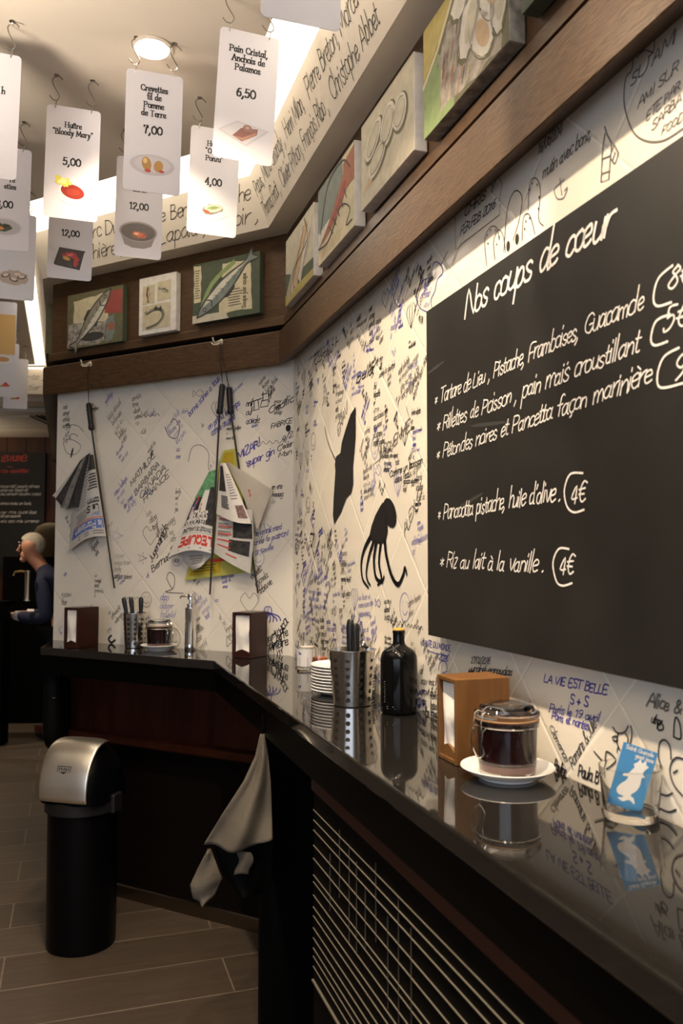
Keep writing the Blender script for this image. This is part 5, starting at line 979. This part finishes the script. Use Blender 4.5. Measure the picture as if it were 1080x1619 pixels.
# dark bag at the left end of the counter
t = thing('shoulder_bag', 'black bag hanging at the left end of the back counter', 'bag', tuple(Vector((FL.x + .035, FL.y + .12, .62))))
bagm = mat('black_leather', (.002, .002, .002), .6, spec=.1)
mb = MB()
def bag(u, v):
    a = 2 * math.pi * u; wv_ = .045 ; d = .09
    k = (1 - abs(2 * v - 1) ** 5) ** .5 if 0 < v < 1 else 0.0
    return (wv_ * k * sgn(math.cos(a), .7), d * k * sgn(math.sin(a), .7), .36 * v)
mb.grid(bag, 40, 24, bagm); mb.build('body', t, sharp=70)
mb = MB(); mb.tube([(-.03, -.06, .3), (-.026, -.07, .38), (-.01, -.07, .425), (.01, -.07, .43), (.024, -.07, .38), (.03, -.06, .3)], .006, bagm, 8); mb.build('strap', t)
mb = MB(); mb.lathe([(.006, 0), (.011, .0), (.011, .004), (.006, .004)], chrome, 16, (.02, -.09, .24)); mb.build('buckle', t)
# ================================================================== the far bay: board, bar, man
def far(px, py, Y): return at_depth(px, py, Y)
a = far(-60, 716, 8.56); b_ = far(69, 900, 8.56)
t = thing('wall_menu_board', 'black menu board with red and white writing on the far wood wall', 'chalkboard', (a.x, 8.56, b_.z), 0)
BWf, BHf = b_.x - a.x, a.z - b_.z
mb = MB(); mb.box(0, BWf, -.015, .03, 0, BHf, mat('black_board_far', (.008, .008, .008), .6)); mb.build('panel', t)
mb = MB(); fm = lambda x, y, off: (x, -.015 - off, y); redc = mat('red_chalk', (.55, .08, .06), .9); whc = mat('far_white_chalk', (.6, .58, .55), .9)
def ft(txt, x0, x1, py, m, xh): 
    p = far(x0, py, 8.545); q = far(x1, py, 8.545); write(mb, txt, (p.x - a.x, p.z - b_.z), xh, fm, m, width=q.x - p.x, pen=.16)
rf = random.Random(77)
ft('LES HUITRES', 2, 42, 729, redc, .035); ft('~~', 10, 20, 740, redc, .02); ft('nos assiettes', 0, 44, 747, redc, .025)
for (py, x1) in ((771, 62), (777, 44), (783, 64), (798, 49), (812, 57), (818, 32), (826, 60)): ft(' '.join(''.join(rf.choice('aeiounmrst') for _ in range(rf.randint(3, 7))) for _ in range(4)), 0, x1, py, whc, .02)
mb.build('chalk_lettering', t)
ac0 = far(-5, 657, 7.3)
t = thing('air_conditioner', 'flat ceiling air conditioning cassette above the far bar', 'air conditioner', (ac0.x - .35, 7.3, HC - .03), 0)
acm = mat('off_white_plastic', (.55, .52, .46), .5)
mb = MB(); mb.box(0, .95, -.45, .45, -.045, -.001, acm); mb.build('body', t, bevel=.012)
mb = MB(); mb.box(.2, .75, -.28, .28, -.055, -.045, mat('pale_grille', (.65, .62, .56), .5)); mb.build('grille', t)
for i in range(3): mb = MB(); mb.box(.8 + i * .045, .825 + i * .045, -.3, .3, -.049, -.044, blackm); mb.build('vent_slot', t)
# bar
t = thing('bar', 'black bar block in the far bay in front of the man', 'counter', (-3.5, 6.5, 0))
ztop = far(20, 951, 6.5).z
mb = MB(); mb.box(-1.05, .85, 0, .16, 0, ztop - .03, blackm); mb.build('front', t); mb = MB(); mb.box(-1.05, .87, -.02, .2, ztop - .03, ztop, blackgl); mb.build('top', t)
# tap
p = far(41, 949, 6.58); t = thing('beer_tap', 'slim silver tap column on the far bar', 'tap', (p.x, 6.6, ztop))
mb = MB(); mb.lathe([(0, 0), (.03, 0), (.03, .008), (.02, .012), (.02, .225), (.024, .23), (.024, .24), (0, .24)], mat('polished_silver', (.7, .68, .62), .2, 1), 20); mb.build('column', t)
mb = MB(); mb.tube([(0, 0, .225), (-.05, 0, .235), (-.10, 0, .228), (-.11, 0, .2)], .009, mat('brass_spout', (.6, .45, .2), .25, 1), 8); mb.build('spout', t)
# rounded thing behind the man
p = far(80, 846, 7.6); t = MB(); ol = mat('dull_olive_cloth', (.075, .052, .018), .8, bump=.3, bscale=30)
t.lathe([(0, -.2), (.1, -.2), (.15, -.12), (.165, 0), (.12, .08), (.05, .11), (0, .115)], ol, 24, sy=.6); tag(t.build('cushion', loc=tuple(p)), 'dull olive rounded cushion shape high behind the man in blue', 'cushion')
t = MB(); t.box(-.35, .4, -.2, .2, 0, p.z - .2, blackm); tag(t.build('cabinet', loc=(p.x, p.y, 0)), 'tall dark cabinet behind the man carrying the olive cushion', 'cabinet')

# ---- man in the blue sweater, side on, facing left
def skin(name, verts, edges, radii, m, parent=None, loc=None, sub=2, root=0):
    me = bpy.data.meshes.new(name); me.from_pydata(verts, edges, []); me.update(); o = bpy.data.objects.new(name, me); COL.objects.link(o)
    o.modifiers.new('skin', 'SKIN')
    if not me.skin_vertices: 
        lay_ = me.attributes
    md = o.modifiers['skin']; md.use_smooth_shade = True; md.branch_smoothing = .6
    for i, sv in enumerate(me.skin_vertices[0].data): sv.radius = radii[i] if isinstance(radii[i], tuple) else (radii[i], radii[i]); sv.use_root = (i == root)
    s = o.modifiers.new('subdivision', 'SUBSURF'); s.levels = sub; s.render_levels = sub
    me.materials.append(m)
    if parent: o.parent = parent
    if loc: o.location = loc
    return o
MY = 6.86
hd = far(48, 868, MY); Hx, Hz = hd.x, hd.z
man = thing('person', 'white-haired man in a navy blue jumper, side on, working at the far bar', 'person', (Hx + .16, MY, 0))
skin_m = mat('skin', (.50, .24, .15), .5); navy = mat('navy_wool', (.008, .013, .04), .85, bump=.4, bscale=150); trou = mat('black_trousers', (.006, .006, .007), .8); hair_m = mat('grey_white_hair', (.42, .37, .29), .7, var=.25, vscale=60, bump=.5, bscale=90)
V = []; Ed = []; Rr = []
def jt(x, y, z, r, par=None):
    V.append((x, y, z)); Rr.append(r); i = len(V) - 1
    if par is not None: Ed.append((par, i))
    return i
hx = -.16                                        # head centre in the figure's frame (x to the right, faces -x)
zs = Hz - .215                                   # shoulder height
pel = jt(.14, 0, .90, (.13, .15)); wst = jt(.13, 0, 1.06, (.11, .135), pel); che = jt(.07, 0, zs - .13, (.105, .14), wst); top = jt(.0, 0, zs - .02, (.07, .09), che)
nk = jt(-.055, 0, zs + .055, (.056, .056), top); hb = jt(hx + .018, 0, Hz - .05, (.082, .07), nk); hc = jt(hx + .012, 0, Hz + .03, (.122, .095), hb); ht = jt(hx + .014, 0, Hz + .09, (.085, .07), hc)
arms = []
for sd in (-1, 1):
    sh = jt(.01, sd * .155, zs - .065, .038, top); el = jt(.07 if sd < 0 else .02, sd * .23, zs - .335, .032, sh); fa = jt(-.07, sd * .19, zs - .34, .037, el); wr = jt(-.215, sd * .12, zs - .325, .028, fa); pm = jt(-.27, sd * .105, zs - .32, (.026, .034), wr); arms.append((sh, el, wr, pm, sd))
    for k in range(4):
        y0 = sd * .105 + (k - 1.5) * .019; L_ = (.040, .047, .044, .034)[k]
        f1 = jt(-.305, y0, zs - .316, .0095, pm); f2 = jt(-.305 - L_ * .7, y0, zs - .326, .0088, f1); jt(-.305 - L_ * .85, y0, zs - .326 - L_ * .75, .0075, f2)
    t1 = jt(-.262, sd * .105 - sd * .04, zs - .315, .011, pm); t2 = jt(-.295, sd * .105 - sd * .052, zs - .325, .0095, t1); jt(-.318, sd * .105 - sd * .046, zs - .338, .008, t2)
for sd in (-1, 1):
    hp_ = jt(.14, sd * .09, .85, .092, pel); kn = jt(.1, sd * .1, .48, .06, hp_); an = jt(.15, sd * .1, .09, .042, kn); jt(.02, sd * .11, .035, .035, an)
skin('body', V, Ed, Rr, skin_m, man)
# face
mb = MB(); fx = hx - .083
mb.tube([(fx + .004, 0, Hz + .035), (fx - .008, 0, Hz + .012), (fx - .023, 0, Hz - .012), (fx - .006, 0, Hz - .02)], [.008, .010, .013, .008], skin_m, 8); mb.build('nose', man)
for s in (-1, 1):
    mb = MB(); mb.ball((hx + .028, s * .078, Hz + .002), .026, skin_m, 12, 8, (.7, .4, 1.2)); mb.build('ear', man)
    mb = MB(); mb.ball((fx + .006, s * .03, Hz + .03), .0075, mat('eye_white', (.7, .66, .6), .2), 10, 8); mb.ball((fx - .003, s * .03, Hz + .03), .0035, blackp, 8, 6); mb.build('eye', man)
    mb = MB(); mb.tube([(fx + .0, s * .012, Hz + .052), (fx - .003, s * .03, Hz + .057), (fx + .012, s * .048, Hz + .052)], [.003, .0055, .003], hair_m, 6); mb.build('eyebrow', man)
mb = MB(); mb.tube([(fx + .018, -.022, Hz - .044), (fx + .004, 0, Hz - .041), (fx + .018, .022, Hz - .044)], [.003, .006, .003], mat('lips', (.36, .13, .1), .5), 8); mb.build('mouth', man)
mb = MB(); mb.ball((fx + .026, 0, Hz - .086), .028, skin_m, 12, 8, (1.0, 1.1, .9)); mb.ball((fx + .05, 0, Hz - .05), .045, skin_m, 12, 8, (.95, 1.1, 1.1)); mb.build('chin', man)
mb = MB()
def hair(u, v):                                  # cap of hair, forehead line high in front, down to the nape
    lon = 2 * math.pi * u; c_ = math.cos(lon)     # c=1 at the back
    low = -.75 + 1.45 * ((1 - c_) / 2) ** 1.5 + .06 * math.sin(lon * 13) + .04 * math.sin(lon * 29); lat = math.pi / 2 - v * (math.pi / 2 - low)
    rr = 1 + .02 * math.sin(lon * 14) * v + .012 * math.sin(lon * 31 + v * 9)
    return (hx + .018 +   .103 * rr * math.cos(lat) * math.cos(lon), .082 * rr * math.cos(lat) * math.sin(lon), Hz + .036 + .100 * rr * math.sin(lat))
mb.grid(hair, 72, 20, hair_m); mb.build('hair', man, solid=.004, sharp=80)
# jumper: follows torso and arms, ends at collar, cuffs and hem
V = []; Ed = []; Rr = []
p0 = jt(.14, 0, .99, (.155, .175)); w0 = jt(.132, 0, 1.08, (.14, .165), p0); c0 = jt(.07, 0, zs - .13, (.138, .178), w0); t0 = jt(.0, 0, zs + .0, (.098, .122), c0); n0 = jt(-.048, 0, zs + .05, (.069, .068), t0); jt(-.066, 0, zs + .085, (.064, .063), n0)
for sd in (-1, 1):
    sh = jt(.005, sd * .175, zs - .05, .076, t0); el = jt(.07 if sd < 0 else .02, sd * .235, zs - .335, .061, sh); fa = jt(-.07, sd * .19, zs - .34, .055, el); jt(-.195, sd * .13, zs - .327, .042, fa)
skin('jumper', V, Ed, Rr, navy, man)
mb = MB()
for sd in (-1, 1): mb.tube([(-.175, sd * .139, zs - .329), (-.222, sd * .117, zs - .325)], [.041, .037], mat('white_shirt_cuff', (.7, .68, .66), .7), 14)
mb.build('shirt_cuffs', man)
V = []; Ed = []; Rr = []
p0 = jt(.14, 0, .95, (.15, .17)); 
for sd in (-1, 1): h0 = jt(.14, sd * .09, .82, .105, p0); k0 = jt(.1, sd * .1, .48, .075, h0); jt(.15, sd * .1, .1, .06, k0)
skin('trousers', V, Ed, Rr, trou, man)
for s in (-1, 1): mb = MB(); mb.ball((.07, s * .11, .045), .05, blackp, 14, 8, (2.5, .95, .9)); mb.build('shoe', man)
